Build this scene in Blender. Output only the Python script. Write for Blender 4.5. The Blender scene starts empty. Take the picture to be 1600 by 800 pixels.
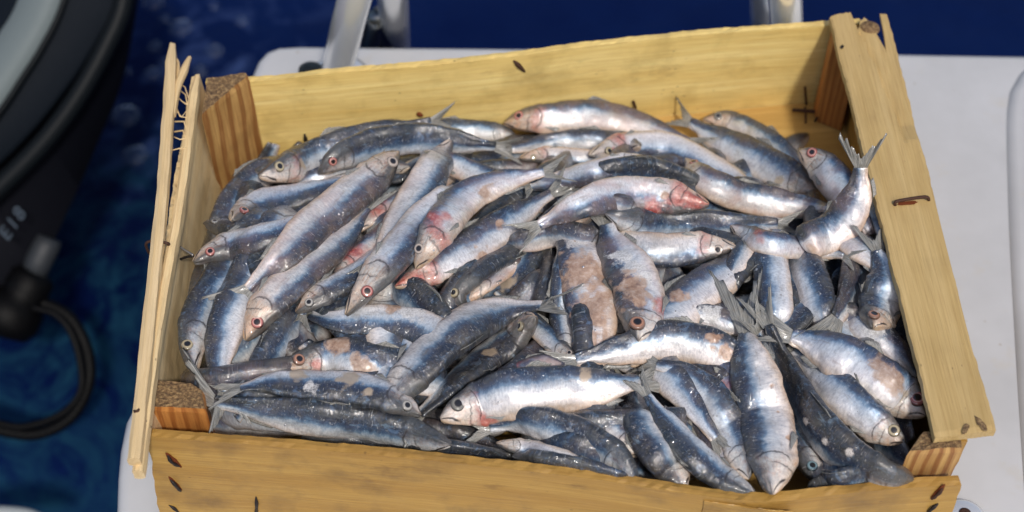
import bpy, bmesh, math, random
import numpy as np
from mathutils import Vector, Matrix, noise
R = math.radians
random.seed(7)
sc = bpy.context.scene
# ------------------------------------------------------------------ camera
PITCH = 50.0; FPX = 2200.0
cam_d = bpy.data.cameras.new('camera'); cam = bpy.data.objects.new('camera', cam_d)
sc.collection.objects.link(cam); sc.camera = cam
cam_d.sensor_width = 36; cam_d.lens = FPX/1600*36
cam_d.clip_start = .02; cam_d.clip_end = 3000
VDIR = Vector((0, math.cos(R(PITCH)), -math.sin(R(PITCH))))
CL = Vector((0, 0, .075)) - VDIR*1.0
cam.location = CL; cam.rotation_euler = (R(90-PITCH), 0, 0)
cam_d.dof.use_dof = True; cam_d.dof.focus_distance = .95; cam_d.dof.aperture_fstop = 5.0
# ------------------------------------------------------------------ world, sun, exposure
SUN_EL, SUN_AZ = 52.0, 163.0          # azimuth from +Y (behind the crate), negative = to the left
w = bpy.data.worlds.new('World'); sc.world = w; w.use_nodes = True
nt = w.node_tree; bg = nt.nodes['Background']
sky = nt.nodes.new('ShaderNodeTexSky'); sky.sky_type = 'NISHITA'; sky.sun_disc = False
sky.sun_elevation = R(SUN_EL); sky.sun_rotation = R(SUN_AZ)
sky.air_density = 1.0; sky.dust_density = 3.0; sky.ozone_density = 1.0
nt.links.new(sky.outputs[0], bg.inputs[0]); bg.inputs[1].default_value = .125
sun_d = bpy.data.lights.new('sun', 'SUN'); sun = bpy.data.objects.new('sun', sun_d)
sc.collection.objects.link(sun); sun_d.energy = 2.4; sun_d.angle = R(4.5); sun_d.color = (1, .95, .88)
sdir = Vector((math.sin(R(SUN_AZ))*math.cos(R(SUN_EL)), math.cos(R(SUN_AZ))*math.cos(R(SUN_EL)), math.sin(R(SUN_EL))))
sun.rotation_euler = sdir.to_track_quat('Z', 'Y').to_euler(); sun.location = (0, 0, 3)
vs = sc.view_settings; vs.view_transform = 'Standard'; vs.look = 'None'; vs.gamma = 1; vs.use_curve_mapping = False
vs.exposure = -0.08
# ------------------------------------------------------------------ helpers
ROT = cam.rotation_euler.to_matrix()
def ray(px, py):
    return (ROT @ Vector(((px-800)/FPX, (400-py)/FPX, -1)))
def U(px, py, z):
    d = ray(px, py); t = (z-CL.z)/d.z
    return CL + d*t
def UD(px, py, dist):
    return CL + ray(px, py)*dist
def P2(v):
    q = ROT.transposed() @ (v-CL)
    return (800+FPX*q.x/-q.z, 400-FPX*q.y/-q.z)
def tag(o, label=None, cat=None, group=None, kind=None):
    for k, v in (('label', label), ('category', cat), ('group', group), ('kind', kind)):
        if v: o[k] = v
    return o
def empty(name, loc, label, cat, group=None):
    o = bpy.data.objects.new(name, None); sc.collection.objects.link(o)
    o.location = loc; o.empty_display_size = .02
    return tag(o, label, cat, group)
def mesh_obj(name, verts, faces, mats, parent=None, smooth=True, fmat=None, origin=None):
    """verts are world coordinates; the object's origin is put at the parent's or at origin"""
    org = Vector(origin) if origin is not None else (Vector(parent['_w']) if parent and '_w' in parent else Vector((0, 0, 0)))
    me = bpy.data.meshes.new(name)
    me.from_pydata([tuple(Vector(v)-org) for v in verts], [], faces)
    if not isinstance(mats, (list, tuple)): mats = [mats]
    for m in mats: me.materials.append(m)
    if smooth: me.polygons.foreach_set('use_smooth', [True]*len(me.polygons))
    if fmat is not None: me.polygons.foreach_set('material_index', fmat)
    me.update()
    o = bpy.data.objects.new(name, me); sc.collection.objects.link(o)
    if parent is None:
        o.location = org
    else:
        o.parent = parent
        wl = WLOC.get(parent.name, Vector((0, 0, 0)))
        me.transform(Matrix.Translation(org-wl))
    WLOC[o.name] = org if parent is None else WLOC.get(parent.name, Vector((0, 0, 0)))
    return o
WLOC = {}
def thing(name, loc, label, cat, group=None):
    o = empty(name, loc, label, cat, group); WLOC[o.name] = Vector(loc); return o
def attr3(o, name, vals):
    a = o.data.attributes.new(name, 'FLOAT_VECTOR', 'POINT')
    a.data.foreach_set('vector', np.asarray(vals, dtype=np.float32).ravel())
def tube_geo(pts, rad, n=10, closed=False):
    pts = [Vector(p) for p in pts]; V = []; F = []
    rads = rad if isinstance(rad, (list, tuple)) else [rad]*len(pts)
    up = None
    for i, p in enumerate(pts):
        a = pts[max(i-1, 0)]; b = pts[min(i+1, len(pts)-1)]
        t = (b-a).normalized()
        if up is None:
            up = t.orthogonal().normalized()
        up = (up - t*up.dot(t)).normalized(); s = t.cross(up)
        for k in range(n):
            an = 2*math.pi*k/n
            V.append(p + (up*math.cos(an)+s*math.sin(an))*rads[i])
    for i in range(len(pts)-1):
        for k in range(n):
            F.append((i*n+k, i*n+(k+1) % n, (i+1)*n+(k+1) % n, (i+1)*n+k))
    F.append(tuple(range(n-1, -1, -1))); F.append(tuple((len(pts)-1)*n+k for k in range(n)))
    return V, F
def catmull(pts, n):
    """resample a polyline (list of Vectors or tuples) by arc length to n points on a Catmull-Rom curve"""
    P = [Vector(p) for p in pts]
    if len(P) == 2: P = [P[0], (P[0]+P[1])/2, P[1]]
    Q = [P[0]*2-P[1]] + P + [P[-1]*2-P[-2]]
    out = []
    for i in range(1, len(Q)-2):
        for k in range(24):
            t = k/24
            a, b, c, d = Q[i-1], Q[i], Q[i+1], Q[i+2]
            out.append(.5*((2*b)+(-a+c)*t+(2*a-5*b+4*c-d)*t*t+(-a+3*b-3*c+d)*t**3))
    out.append(P[-1].copy())
    L = [0]
    for i in range(1, len(out)): L.append(L[-1]+(out[i]-out[i-1]).length)
    res = []; j = 0
    for k in range(n):
        s = L[-1]*k/(n-1)
        while j < len(L)-2 and L[j+1] < s: j += 1
        f = (s-L[j])/max(L[j+1]-L[j], 1e-9)
        res.append(out[j].lerp(out[j+1], min(max(f, 0), 1)))
    return res, L[-1]
def tube(name, pts, rad, mat, parent=None, n=10, res=None, origin=None):
    if not res and isinstance(rad, list) and len(rad) != len(pts): res = len(rad)
    if res: pts, _ = catmull(pts, res)
    if isinstance(rad, list) and len(rad) != len(pts): rad = [float(x) for x in np.interp(np.linspace(0, 1, len(pts)), np.linspace(0, 1, len(rad)), rad)]
    V, F = tube_geo(pts, rad, n)
    return mesh_obj(name, V, F, mat, parent, True, origin=origin)
# ------------------------------------------------------------------ node helpers
class NT:
    def __init__(s, name):
        s.m = bpy.data.materials.new(name); s.m.use_nodes = True; s.t = s.m.node_tree
        s.b = s.t.nodes['Principled BSDF']; s.out = s.t.nodes['Material Output']
    def n(s, typ, **kw):
        x = s.t.nodes.new('ShaderNode'+typ)
        for k, v in kw.items():
            setattr(x, k, v)
        return x
    def put(s, sock, v):
        if hasattr(v, 'is_output') or isinstance(v, bpy.types.NodeSocket): s.t.links.new(v, sock)
        else:
            if isinstance(v, (tuple, list)) and len(v) == 3 and sock.type == 'RGBA': v = (*v, 1)
            sock.default_value = v
    def math(s, op, a, b=0.0, c=0.0, clamp=False):
        x = s.n('Math', operation=op, use_clamp=clamp); s.put(x.inputs[0], a); s.put(x.inputs[1], b); s.put(x.inputs[2], c); return x.outputs[0]
    def mix(s, f, a, b, mode='MIX'):
        x = s.n('Mix', data_type='RGBA', blend_type=mode); s.put(x.inputs[0], f); s.put(x.inputs[6], a); s.put(x.inputs[7], b); return x.outputs[2]
    def ramp(s, f, stops, interp='LINEAR'):
        x = s.n('ValToRGB'); r = x.color_ramp; r.interpolation = interp
        while len(r.elements) < len(stops): r.elements.new(.5)
        for e, (p, c) in zip(r.elements, stops):
            e.position = p; e.color = (c, c, c, 1) if isinstance(c, (int, float)) else (*c, 1)
        s.put(x.inputs[0], f); return x.outputs[0]
    def noise(s, vec, scale, detail=2, rough=.5, dist=0.0):
        x = s.n('TexNoise'); s.put(x.inputs['Vector'], vec); x.inputs['Scale'].default_value = scale
        x.inputs['Detail'].default_value = detail; x.inputs['Roughness'].default_value = rough; x.inputs['Distortion'].default_value = dist
        return x.outputs[0]
    def attr(s, name, out='Vector', typ='GEOMETRY'):
        x = s.n('Attribute', attribute_name=name, attribute_type=typ); return x.outputs[out]
    def vmul(s, v, k):
        x = s.n('VectorMath', operation='MULTIPLY'); s.put(x.inputs[0], v); x.inputs[1].default_value = k; return x.outputs[0]
    def vadd(s, a, b):
        x = s.n('VectorMath', operation='ADD'); s.put(x.inputs[0], a); s.put(x.inputs[1], b); return x.outputs[0]
    def sep(s, v):
        x = s.n('SeparateXYZ'); s.put(x.inputs[0], v); return x.outputs
    def comb(s, a, b, c):
        x = s.n('CombineXYZ'); s.put(x.inputs[0], a); s.put(x.inputs[1], b); s.put(x.inputs[2], c); return x.outputs[0]
    def bump(s, h, strength, dist, nrm=None):
        x = s.n('Bump'); s.put(x.inputs['Height'], h); x.inputs['Strength'].default_value = strength; x.inputs['Distance'].default_value = dist
        if nrm: s.put(x.inputs['Normal'], nrm)
        return x.outputs[0]
    def set(s, **kw):
        for k, v in kw.items(): s.put(s.b.inputs[k.replace('_', ' ')], v)
        return s.m
def simple(name, col, rough=.5, metal=0., bumpk=0., scale=200, var=.1, coat=0.):
    t = NT(name); oc = t.n('TexCoord').outputs['Object']
    n1 = t.noise(oc, scale, 4, .6)
    c = t.mix(t.math('MULTIPLY', n1, var*2), col, tuple(x*.45 for x in col))
    t.b.inputs['Specular IOR Level'].default_value = .5 if rough < .5 or metal else .12
    t.set(Base_Color=c, Roughness=t.math('ADD', rough-.08, t.math('MULTIPLY', n1, .16)), Metallic=metal, Coat_Weight=coat, Coat_Roughness=.1)
    if bumpk: t.put(t.b.inputs['Normal'], t.bump(n1, bumpk, .001))
    return t.m
# ------------------------------------------------------------------ wood
def wood(name, c1, c2, ring=.35, ring_scale=55., dark=(.10, .045, .015), stain=.35, sharp=False, seedoff=0.0, dirt=.5):
    t = NT(name); g = t.attr('gc')
    info = t.n('ObjectInfo')
    off = t.comb(t.math('MULTIPLY', info.outputs['Random'], 3.7), t.math('MULTIPLY', info.outputs['Random'], 1.9), seedoff)
    v = t.vadd(g, off)
    warp = t.noise(t.vmul(v, (7, 16, 16)), 1.0, 3, .5)
    sx = t.sep(v)
    yy = t.math('ADD', sx[1], t.math('MULTIPLY', warp, .034 if not sharp else .016))
    rr = t.math('SINE', t.math('MULTIPLY', yy, ring_scale*6.283))
    rr = t.math('MULTIPLY_ADD', rr, .5, .5)
    if sharp: rr = t.ramp(rr, [(0, 0.), (.45, .12), (.9, 1.), (1., .85)])
    fib = t.noise(t.vmul(v, (22, 700, 700)), 1.0, 5, .7)
    fib2 = t.noise(t.vmul(v, (5, 190, 190)), 1.0, 3, .6)
    blot = t.noise(v, 22, 4, .6)
    col = t.mix(t.math('MULTIPLY', rr, ring), c1, c2)
    col = t.mix(t.ramp(fib2, [(.35, 0.), (.72, .65)]), col, c2)
    col = t.mix(t.ramp(fib, [(.5, 0.), (.76, .5)]), col, (c2[0]*.62, c2[1]*.5, c2[2]*.42))
    col = t.mix(t.ramp(fib, [(.25, .45), (.45, 0.)]), col, tuple(min(x*1.35+.03, 1) for x in c1))
    col = t.mix(t.math('MULTIPLY', t.ramp(blot, [(.5, 0.), (.72, 1.)]), stain), col, tuple(a*.5 for a in c2))
    st2 = t.noise(t.vmul(v, (11, 26, 26)), 1.0, 5, .7)
    col = t.mix(t.math('MULTIPLY', t.ramp(st2, [(.58, 0.), (.72, 1.)]), stain*.9), col, dark)
    sp = t.n('TexVoronoi'); t.put(sp.inputs['Vector'], t.vmul(v, (1, 1.6, 1))); sp.inputs['Scale'].default_value = 85
    spm = t.math('MULTIPLY', t.ramp(sp.outputs['Distance'], [(.06, 1.), (.12, 0.)]), t.ramp(t.noise(v, 30, 2), [(.52, 0.), (.6, 1.)]))
    col = t.mix(t.math('MULTIPLY', spm, dirt), col, (.06, .03, .015))
    h = t.math('ADD', t.math('MULTIPLY', fib, .6), t.math('MULTIPLY', fib2, .8))
    t.set(Base_Color=col, Roughness=t.ramp(blot, [(.35, .62), (.7, .42)]), Coat_Weight=.08, Coat_Roughness=.3,
          Normal=t.bump(h, .7, .0006))
    return t.m
W_BACK = wood('pale_yellow_wood', (.86, .67, .27), (.68, .46, .13), ring=.5, ring_scale=26, stain=.45)
W_FRONT = wood('orange_tan_wood', (.47, .28, .065), (.34, .18, .034), ring=.5, ring_scale=30, stain=.75, seedoff=2)
W_SLAT = wood('straw_wood', (.56, .40, .175), (.43, .285, .10), ring=.4, ring_scale=38, stain=.16, seedoff=5)
W_SIDE = wood('cream_wood', (.82, .64, .37), (.70, .49, .23), ring=.45, ring_scale=44, stain=.3, seedoff=8)
W_POST = wood('ringed_pine', (.60, .37, .13), (.26, .105, .03), ring=1.0, ring_scale=105, stain=.35, sharp=True, seedoff=11)
W_ORNG = wood('orange_pine', (.55, .24, .06), (.30, .10, .02), ring=.9, ring_scale=120, stain=.3, sharp=True, seedoff=14)
W_FLOOR = wood('wet_floor_wood', (.60, .385, .12), (.44, .25, .06), ring=.5, ring_scale=30, stain=.3, seedoff=17)
W_SPLIT = wood('fresh_split_wood', (.74, .56, .32), (.60, .42, .19), ring=.3, ring_scale=90, stain=.06, seedoff=20, dirt=.1)
def endgrain():
    t = NT('end_grain'); oc = t.n('TexCoord').outputs['Object']
    n1 = t.noise(oc, 420, 5, .75); n2 = t.noise(oc, 1500, 3, .6)
    col = t.ramp(n1, [(.3, (.06, .035, .02)), (.48, (.22, .13, .06)), (.66, (.50, .33, .15))])
    t.set(Base_Color=col, Roughness=.8, Normal=t.bump(t.math('ADD', n1, t.math('MULTIPLY', n2, .5)), 1.0, .0022))
    return t.m
M_END = endgrain()
M_RUST = simple('rusty_iron', (.10, .045, .028), .6, .4, .8, 900, .5)
M_IRON = simple('dark_iron', (.035, .028, .028), .45, .6, .6, 900, .4)
M_STAIN = simple('rust_stain', (.19, .05, .018), .7, 0, .2, 700, .4)

def nz(v, s=1.0, seed=0.0):
    return noise.noise(Vector(v)*s + Vector((seed*7.3, seed*3.1, seed*1.7)))
def plank(name, top, bot, thick, mat, parent, nu=60, nv=12, jag=.0006, endjag=(.001, .001), seed=0., fmat_end=None, wob=.0008):
    """face spanned between edge polylines top and bot (same direction), extruded by vector thick"""
    T, L = catmull(top, nu); B, _ = catmull(bot, nu)
    th = Vector(thick); H = (T[nu//2]-B[nu//2]).length
    V = []; G = []
    nw = 3
    for w_ in range(nw):
        d = w_/(nw-1)
        for i in range(nu):
            for j in range(nv):
                f = j/(nv-1); p = T[i].lerp(B[i], f)
                al = L*i/(nu-1); ac = H*f
                ax = (T[min(i+1, nu-1)]-T[max(i-1, 0)]).normalized(); cx = (T[i]-B[i]).normalized()
                je = 0
                if i == 0: je = -endjag[0]*(nz((ac*900, 0, d), 1, seed)+.6*nz((ac*3000, 1, d), 1, seed))
                if i == nu-1: je = endjag[1]*(nz((ac*900, 5, d), 1, seed)+.6*nz((ac*3000, 2, d), 1, seed))
                if j in (0, nv-1):
                    jj = jag*(nz((al*22, j, d*.6), 1, seed)*.7+.45*nz((al*260, j, d), 1, seed)+.6*nz((al*900, j, d*3), 1, seed))
                    p = p + cx*jj*(1 if j == 0 else -1)
                    if d in (0., 1.): p = p - cx*(.0003 if j == 0 else -.0003)
                p = p + ax*je + th*d + th.normalized()*wob*(nz((al*18, ac*30, d*.3), 1, seed)+.4*nz((al*70, ac*220, d), 1, seed))
                V.append(p); G.append((al, ac, d*th.length))
    idx = lambda w_, i, j: (w_*nu+i)*nv+j
    F = []; M = []
    flip = (T[-1]-T[0]).cross(B[0]-T[0]).dot(th) > 0
    def q(a, b, c, e, m=0):
        F.append((a, b, c, e) if flip else (e, c, b, a)); M.append(m)
    for i in range(nu-1):
        for j in range(nv-1):
            q(idx(0, i, j), idx(0, i, j+1), idx(0, i+1, j+1), idx(0, i+1, j))
            k = nw-1; q(idx(k, i+1, j), idx(k, i+1, j+1), idx(k, i, j+1), idx(k, i, j))
    for w_ in range(nw-1):
        for i in range(nu-1):
            q(idx(w_, i, 0), idx(w_, i+1, 0), idx(w_+1, i+1, 0), idx(w_+1, i, 0))
            q(idx(w_, i+1, nv-1), idx(w_, i, nv-1), idx(w_+1, i, nv-1), idx(w_+1, i+1, nv-1))
        for j in range(nv-1):
            e = 1 if fmat_end else 0
            q(idx(w_, 0, j+1), idx(w_, 0, j), idx(w_+1, 0, j), idx(w_+1, 0, j+1), e)
            q(idx(w_, nu-1, j), idx(w_, nu-1, j+1), idx(w_+1, nu-1, j+1), idx(w_+1, nu-1, j), e)
    mats = [mat] + ([fmat_end] if fmat_end else [])
    o = mesh_obj(name, V, F, mats, parent, False, M)
    attr3(o, 'gc', G)
    fix_normals(o)
    return o
def fix_normals(o):
    bm = bmesh.new(); bm.from_mesh(o.data); bmesh.ops.recalc_face_normals(bm, faces=bm.faces); bm.to_mesh(o.data); bm.free()

# ================================================================== SETTING
# water
WZ = -.62
def water_mat():
    t = NT('sea_water'); geo = t.n('NewGeometry').outputs['Position']
    ce = U(90, 600, WZ)
    dv = t.n('VectorMath', operation='DISTANCE'); t.put(dv.inputs[0], geo); dv.inputs[1].default_value = tuple(ce)
    reg = t.ramp(t.math('MULTIPLY', dv.outputs['Value'], 1.0), [(.12, 1.), (.50, 0.)])
    n1 = t.noise(t.vmul(geo, (1.2, 1, 1)), 8, 6, .62, 2.2); n2 = t.noise(geo, 3.2, 4, .6)
    teal = t.math('MULTIPLY', t.ramp(n1, [(.42, 0.), (.72, .9)]), reg)
    col = t.mix(t.ramp(n2, [(.3, 0.), (.7, 1.)]), (.0020, .0070, .043), (.0035, .012, .062))
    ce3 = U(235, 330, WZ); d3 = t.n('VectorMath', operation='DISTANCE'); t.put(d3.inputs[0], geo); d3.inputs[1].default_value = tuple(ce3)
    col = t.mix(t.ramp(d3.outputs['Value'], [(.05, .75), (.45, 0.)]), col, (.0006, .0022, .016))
    col = t.mix(teal, col, (.012, .058, .095))
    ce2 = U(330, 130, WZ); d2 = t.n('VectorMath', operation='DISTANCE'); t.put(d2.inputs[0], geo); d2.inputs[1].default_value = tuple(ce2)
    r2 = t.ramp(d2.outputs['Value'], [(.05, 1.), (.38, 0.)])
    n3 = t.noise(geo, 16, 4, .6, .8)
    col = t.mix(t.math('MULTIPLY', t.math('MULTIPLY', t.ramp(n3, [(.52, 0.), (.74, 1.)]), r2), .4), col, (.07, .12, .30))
    wv = t.math('ADD', t.noise(geo, 7, 5, .55, .5), t.math('MULTIPLY', t.noise(geo, 40, 3, .5), .12))
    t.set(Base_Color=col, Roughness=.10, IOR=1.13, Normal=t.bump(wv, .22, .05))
    return t.m
bmv = []; S = 400
g = [(-S, -S, WZ), (S, -S, WZ), (S, S, WZ), (-S, S, WZ)]
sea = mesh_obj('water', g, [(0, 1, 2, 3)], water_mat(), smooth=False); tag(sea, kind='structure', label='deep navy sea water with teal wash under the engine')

# swim platform
M_GEL = None
def gelcoat():
    t = NT('white_gelcoat'); oc = t.n('TexCoord').outputs['Object']
    n1 = t.noise(oc, 9, 4, .6); n2 = t.noise(oc, 900, 2, .5)
    col = t.mix(t.ramp(n1, [(.35, 0.), (.7, 1.)]), (.56, .56, .57), (.47, .47, .475))
    v = t.n('TexVoronoi'); t.put(v.inputs['Vector'], oc); v.inputs['Scale'].default_value = 60
    msk = t.math('MULTIPLY', t.ramp(v.outputs['Distance'], [(.05, 1.), (.11, 0.)]), t.ramp(t.noise(oc, 16, 3), [(.56, 0.), (.64, 1.)]))
    col = t.mix(t.math('MULTIPLY', msk, .55), col, (.32, .25, .17))
    col = t.mix(t.math('MULTIPLY', t.ramp(t.noise(oc, 26, 4, .7), [(.6, 0.), (.72, 1.)]), .25), col, (.52, .46, .36))
    t.set(Base_Color=col, Roughness=.38, Coat_Weight=.15, Normal=t.bump(n2, .10, .0006))
    return t.m
M_GEL = gelcoat()
PZ = -.030
px_out = [(170, 1000), (175, 900), (178, 800), (180, 745), (184, 700), (193, 655), (207, 628), (232, 606), (285, 560), (318, 470), (352, 300), (378, 160), (392, 112), (400, 92), (414, 77), (435, 69), (470, 67), (560, 68), (900, 71), (1200, 75), (1600, 82)]
out = [U(x, y, PZ) for x, y in px_out] + [Vector((1.1, U(1600, 82, PZ).y-.005, PZ)), Vector((1.1, -.9, PZ)), Vector((U(170, 1000, PZ).x, -.9, PZ))]
def rounded_slab(name, outl, rings, mat, parent=None, origin=(0, 0, 0)):
    n = len(outl); V = []; F = []
    c = sum((Vector(p) for p in outl), Vector())/n
    nr = []
    for i in range(n):
        t = (outl[(i+1) % n]-outl[i-1]).normalized(); q = Vector((t.y, -t.x, 0))
        if q.dot(outl[i]-c) < 0: q = -q
        nr.append(q)
    for off, z in rings:
        for i in range(n): V.append(Vector((outl[i].x, outl[i].y, 0))+nr[i]*off+Vector((0, 0, z)))
    for r in range(len(rings)-1):
        for i in range(n): F.append((r*n+i, r*n+(i+1) % n, (r+1)*n+(i+1) % n, (r+1)*n+i))
    F.append(tuple(range(n))); F.append(tuple(reversed(range((len(rings)-1)*n, len(rings)*n))))
    o = mesh_obj(name, V, F, mat, parent, True, origin=origin if parent is None else None)
    fix_normals(o); return o
plat = rounded_slab('swim_platform', out, [(a, b+PZ) for a, b in [(-.010, 0), (-.006, -.0008), (-.003, -.0028), (-.001, -.006), (0, -.011), (0, -.05), (-.004, -.056)]], M_GEL)
for p in plat.data.polygons:
    if len(p.vertices) > 4: p.use_smooth = False
tag(plat, 'white gelcoat swim platform with rounded corners under the wooden crate', 'platform')
# raised hull moulding at the right edge
def hull_coaming():
    V = []; F = []; n = 24
    prof = [(0, 0.0), (.010, .0006), (.020, .0025), (.032, .007), (.045, .015), (.058, .026), (.072, .038), (.09, .047), (.11, .050), (.30, .052), (.30, -.05), (0, -.05)]
    base = [U(x, y, PZ) for x, y in [(1552, 150), (1549, 300), (1556, 500), (1572, 800), (1590, 1000)]]
    # slightly sloping line along the platform, ends rounded off near the far edge
    B, _ = catmull([U(1590, 97, PZ)]+base, n)
    for i, b in enumerate(B):
        k = min(1, .25+i/5)
        for x, z in prof: V.append(b+Vector((.014+x, 0, max(z*k, z if z < 0 else 0)+.0005)))
    m = len(prof)
    for i in range(n-1):
        for k in range(m): F.append((i*m+k, (i+1)*m+k, (i+1)*m+(k+1) % m, i*m+(k+1) % m))
    F.append(tuple(range(m))); F.append(tuple(reversed(range((n-1)*m, n*m))))
    o = mesh_obj('hull_coaming', V, F, M_GEL, None, True, origin=B[n//2]); fix_normals(o)
    tag(o, 'raised white hull moulding along the right side of the platform', 'boat moulding')
hull_coaming()
# ================================================================== CRATE
crate = thing('wooden_crate', tuple(U(840, 420, 0)), 'shallow wooden fish crate with splintered left side, full of sardines', 'crate')
RZ = .095
Z = lambda x, y, z: U(x, y, z)
def drop(v, z, dx=0, dy=0): return Vector((v.x+dx, v.y+dy, z))
# floor boards
cy = [U(330, 300, .006), U(1345, 165, .006), Vector((U(1502, 757, .079).x-.012, U(1502, 757, .079).y+.006, .006)), Vector((U(230, 684, .081).x+.004, U(230, 684, .081).y+.008, .006))]
for k in range(4):
    a0, a1 = k/4+.004, (k+1)/4-.004
    top = [cy[0].lerp(cy[3], a0), cy[1].lerp(cy[2], a0)]; bot = [cy[0].lerp(cy[3], a1), cy[1].lerp(cy[2], a1)]
    if k == 0: top = [U(318, 130, RZ).xy.to_3d()+Vector((0, .002, .006)), U(1345, 35, RZ).xy.to_3d()+Vector((0, .002, .006))]
    plank('floor_board', [Vector((p.x, p.y, .0085)) for p in top], [Vector((p.x, p.y, .0085)) for p in bot], (0, 0, -.005), W_FLOOR, crate, 40, 8, seed=k+30)
# back board
bt = [U(322, 131, RZ), U(400, 126, RZ), U(560, 111, RZ), U(760, 93, RZ), U(960, 68, RZ), U(1130, 51, RZ), U(1300, 39, RZ), U(1345, 37, RZ)]
plank('back_board', bt, [drop(p, PZ+.001, 0, .0012) for p in bt], (0, .006, 0), W_BACK, crate, 120, 16, jag=.0012, seed=1)
# front board (bowed, sagging top edge)
ft = [(230, 684, .081), (420, 697, .081), (600, 712, .081), (800, 733, .080), (960, 753, .079), (1080, 772, .077), (1170, 783, .075), (1230, 782, .075), (1330, 770, .077), (1420, 762, .078), (1502, 757, .079)]
ft = [U(*p) for p in ft]
plank('front_board', ft, [drop(p, PZ+.001, -.012*(1-i/10)+.008*(i/10), -.001) for i, p in enumerate(ft)], (0, .0065, 0), W_FRONT, crate, 120, 16, jag=.0012, seed=2)
# a second, lower veneer standing proud at the right end of the front board (the step at its edge)
fs = [U(x, y, z) for x, y, z in [(1100, 778, .072), (1180, 790, .070), (1242, 797, .070)]]
plank('split_veneer', [p+Vector((0, -.0022, 0)) for p in fs], [drop(p, .01, 0, -.0022) for p in fs], (0, .0018, 0), W_FRONT, crate, 30, 8, jag=.0009, seed=3)
# left side panel, leaning outwards, ragged top
lt = [U(314, 120, .1), U(300, 200, .1), U(284, 300, .098), U(268, 400, .097), U(252, 500, .095), U(240, 580, .094), U(229, 662, .092)]
lb = [drop(p, PZ+.001, .010, 0) for p in lt]
plank('side_board', lt, lb, (-.0065, 0, 0), W_SIDE, crate, 90, 14, jag=.0028, endjag=(.004, .002), seed=4, wob=.0014)
# right side panel under the slat
rt = [U(1360, 38, RZ), U(1420, 300, RZ), U(1475, 520, RZ), U(1514, 690, RZ)]
plank('side_board', rt, [drop(p, PZ+.001, -.004, 0) for p in rt], (-.0055, 0, 0), W_FRONT, crate, 60, 12, jag=.001, seed=5)
# corner posts : px of top corners (z top), built as prisms with end grain on top
def post(name, tops, ztop, zbot, mat, seed, lean=(0, 0), chamf=0.0):
    n = len(tops); T = [U(x, y, ztop) for x, y in tops]
    c = sum(T, Vector())/n
    V = []; G = []; F = []; M = []; nl = 22
    # densify outline
    O = []
    for i in range(n):
        for k in range(8): O.append(T[i].lerp(T[(i+1) % n], k/8))
    m = len(O); per = 0
    for l in range(nl):
        f = l/(nl-1); z = ztop+(zbot-ztop)*f
        for i, p in enumerate(O):
            inset = .0012 if l == 0 else 0
            q = Vector((p.x+lean[0]*f, p.y+lean[1]*f, z-inset*.0))
            q += (Vector((c.x, c.y, 0))-Vector((p.x, p.y, 0))).normalized()*inset
            if l < 2: q.z += .0012*nz((p.x*700, p.y*700, l), 1, seed)
            q.x += .0004*nz((p.x*300, z*50, 0), 1, seed)
            V.append(q); G.append((z, (i/m)*.12+p.x*.4, p.y*.5))
    for l in range(nl-1):
        for i in range(m):
            F.append((l*m+i, l*m+(i+1) % m, (l+1)*m+(i+1) % m, (l+1)*m+i)); M.append(0)
    # top cap: fan with rough centre rings
    rings = 6; base = 0
    prev = list(range(m))
    for r_ in range(1, rings):
        f = r_/rings; cur = []
        for i in range(m):
            q = V[i].lerp(Vector((c.x, c.y, ztop)), f); q.z = ztop + .0016*nz((q.x*600, q.y*600, 3), 1, seed)
            cur.append(len(V)); V.append(q); G.append((0, q.x, q.y))
        for i in range(m):
            F.append((prev[i], cur[i], cur[(i+1) % m], prev[(i+1) % m])); M.append(1)
        prev = cur
    F.append(tuple(prev)); M.append(1)
    o = mesh_obj(name, V, F, [mat, M_END], crate, False, M); attr3(o, 'gc', G); fix_normals(o)
    return o
post('corner_post', [(312, 158), (348, 176 - 18), (392, 118), (385, 112), (322, 120)], .100, .009, W_POST, 1, (0, 0))
bpy.data.objects.remove(bpy.data.objects['corner_post'])
# back-left: visible front face between (316,180) and (390,115)
post('corner_post', [(314, 180), (389, 118), (386, 112), (322, 121)], .101, .009, W_POST, 1)
post('corner_post', [(1300, 42), (1303, 62), (1345, 78), (1352, 40)], .0985, .009, W_ORNG, 2)
post('corner_post', [(1419, 706), (1506, 700), (1503, 668), (1440, 674)], .0985, .004, W_POST, 3)
post('corner_post', [(233, 637), (322, 640), (318, 610), (300, 596), (238, 592)], .086, .004, W_ORNG, 4)
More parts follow.
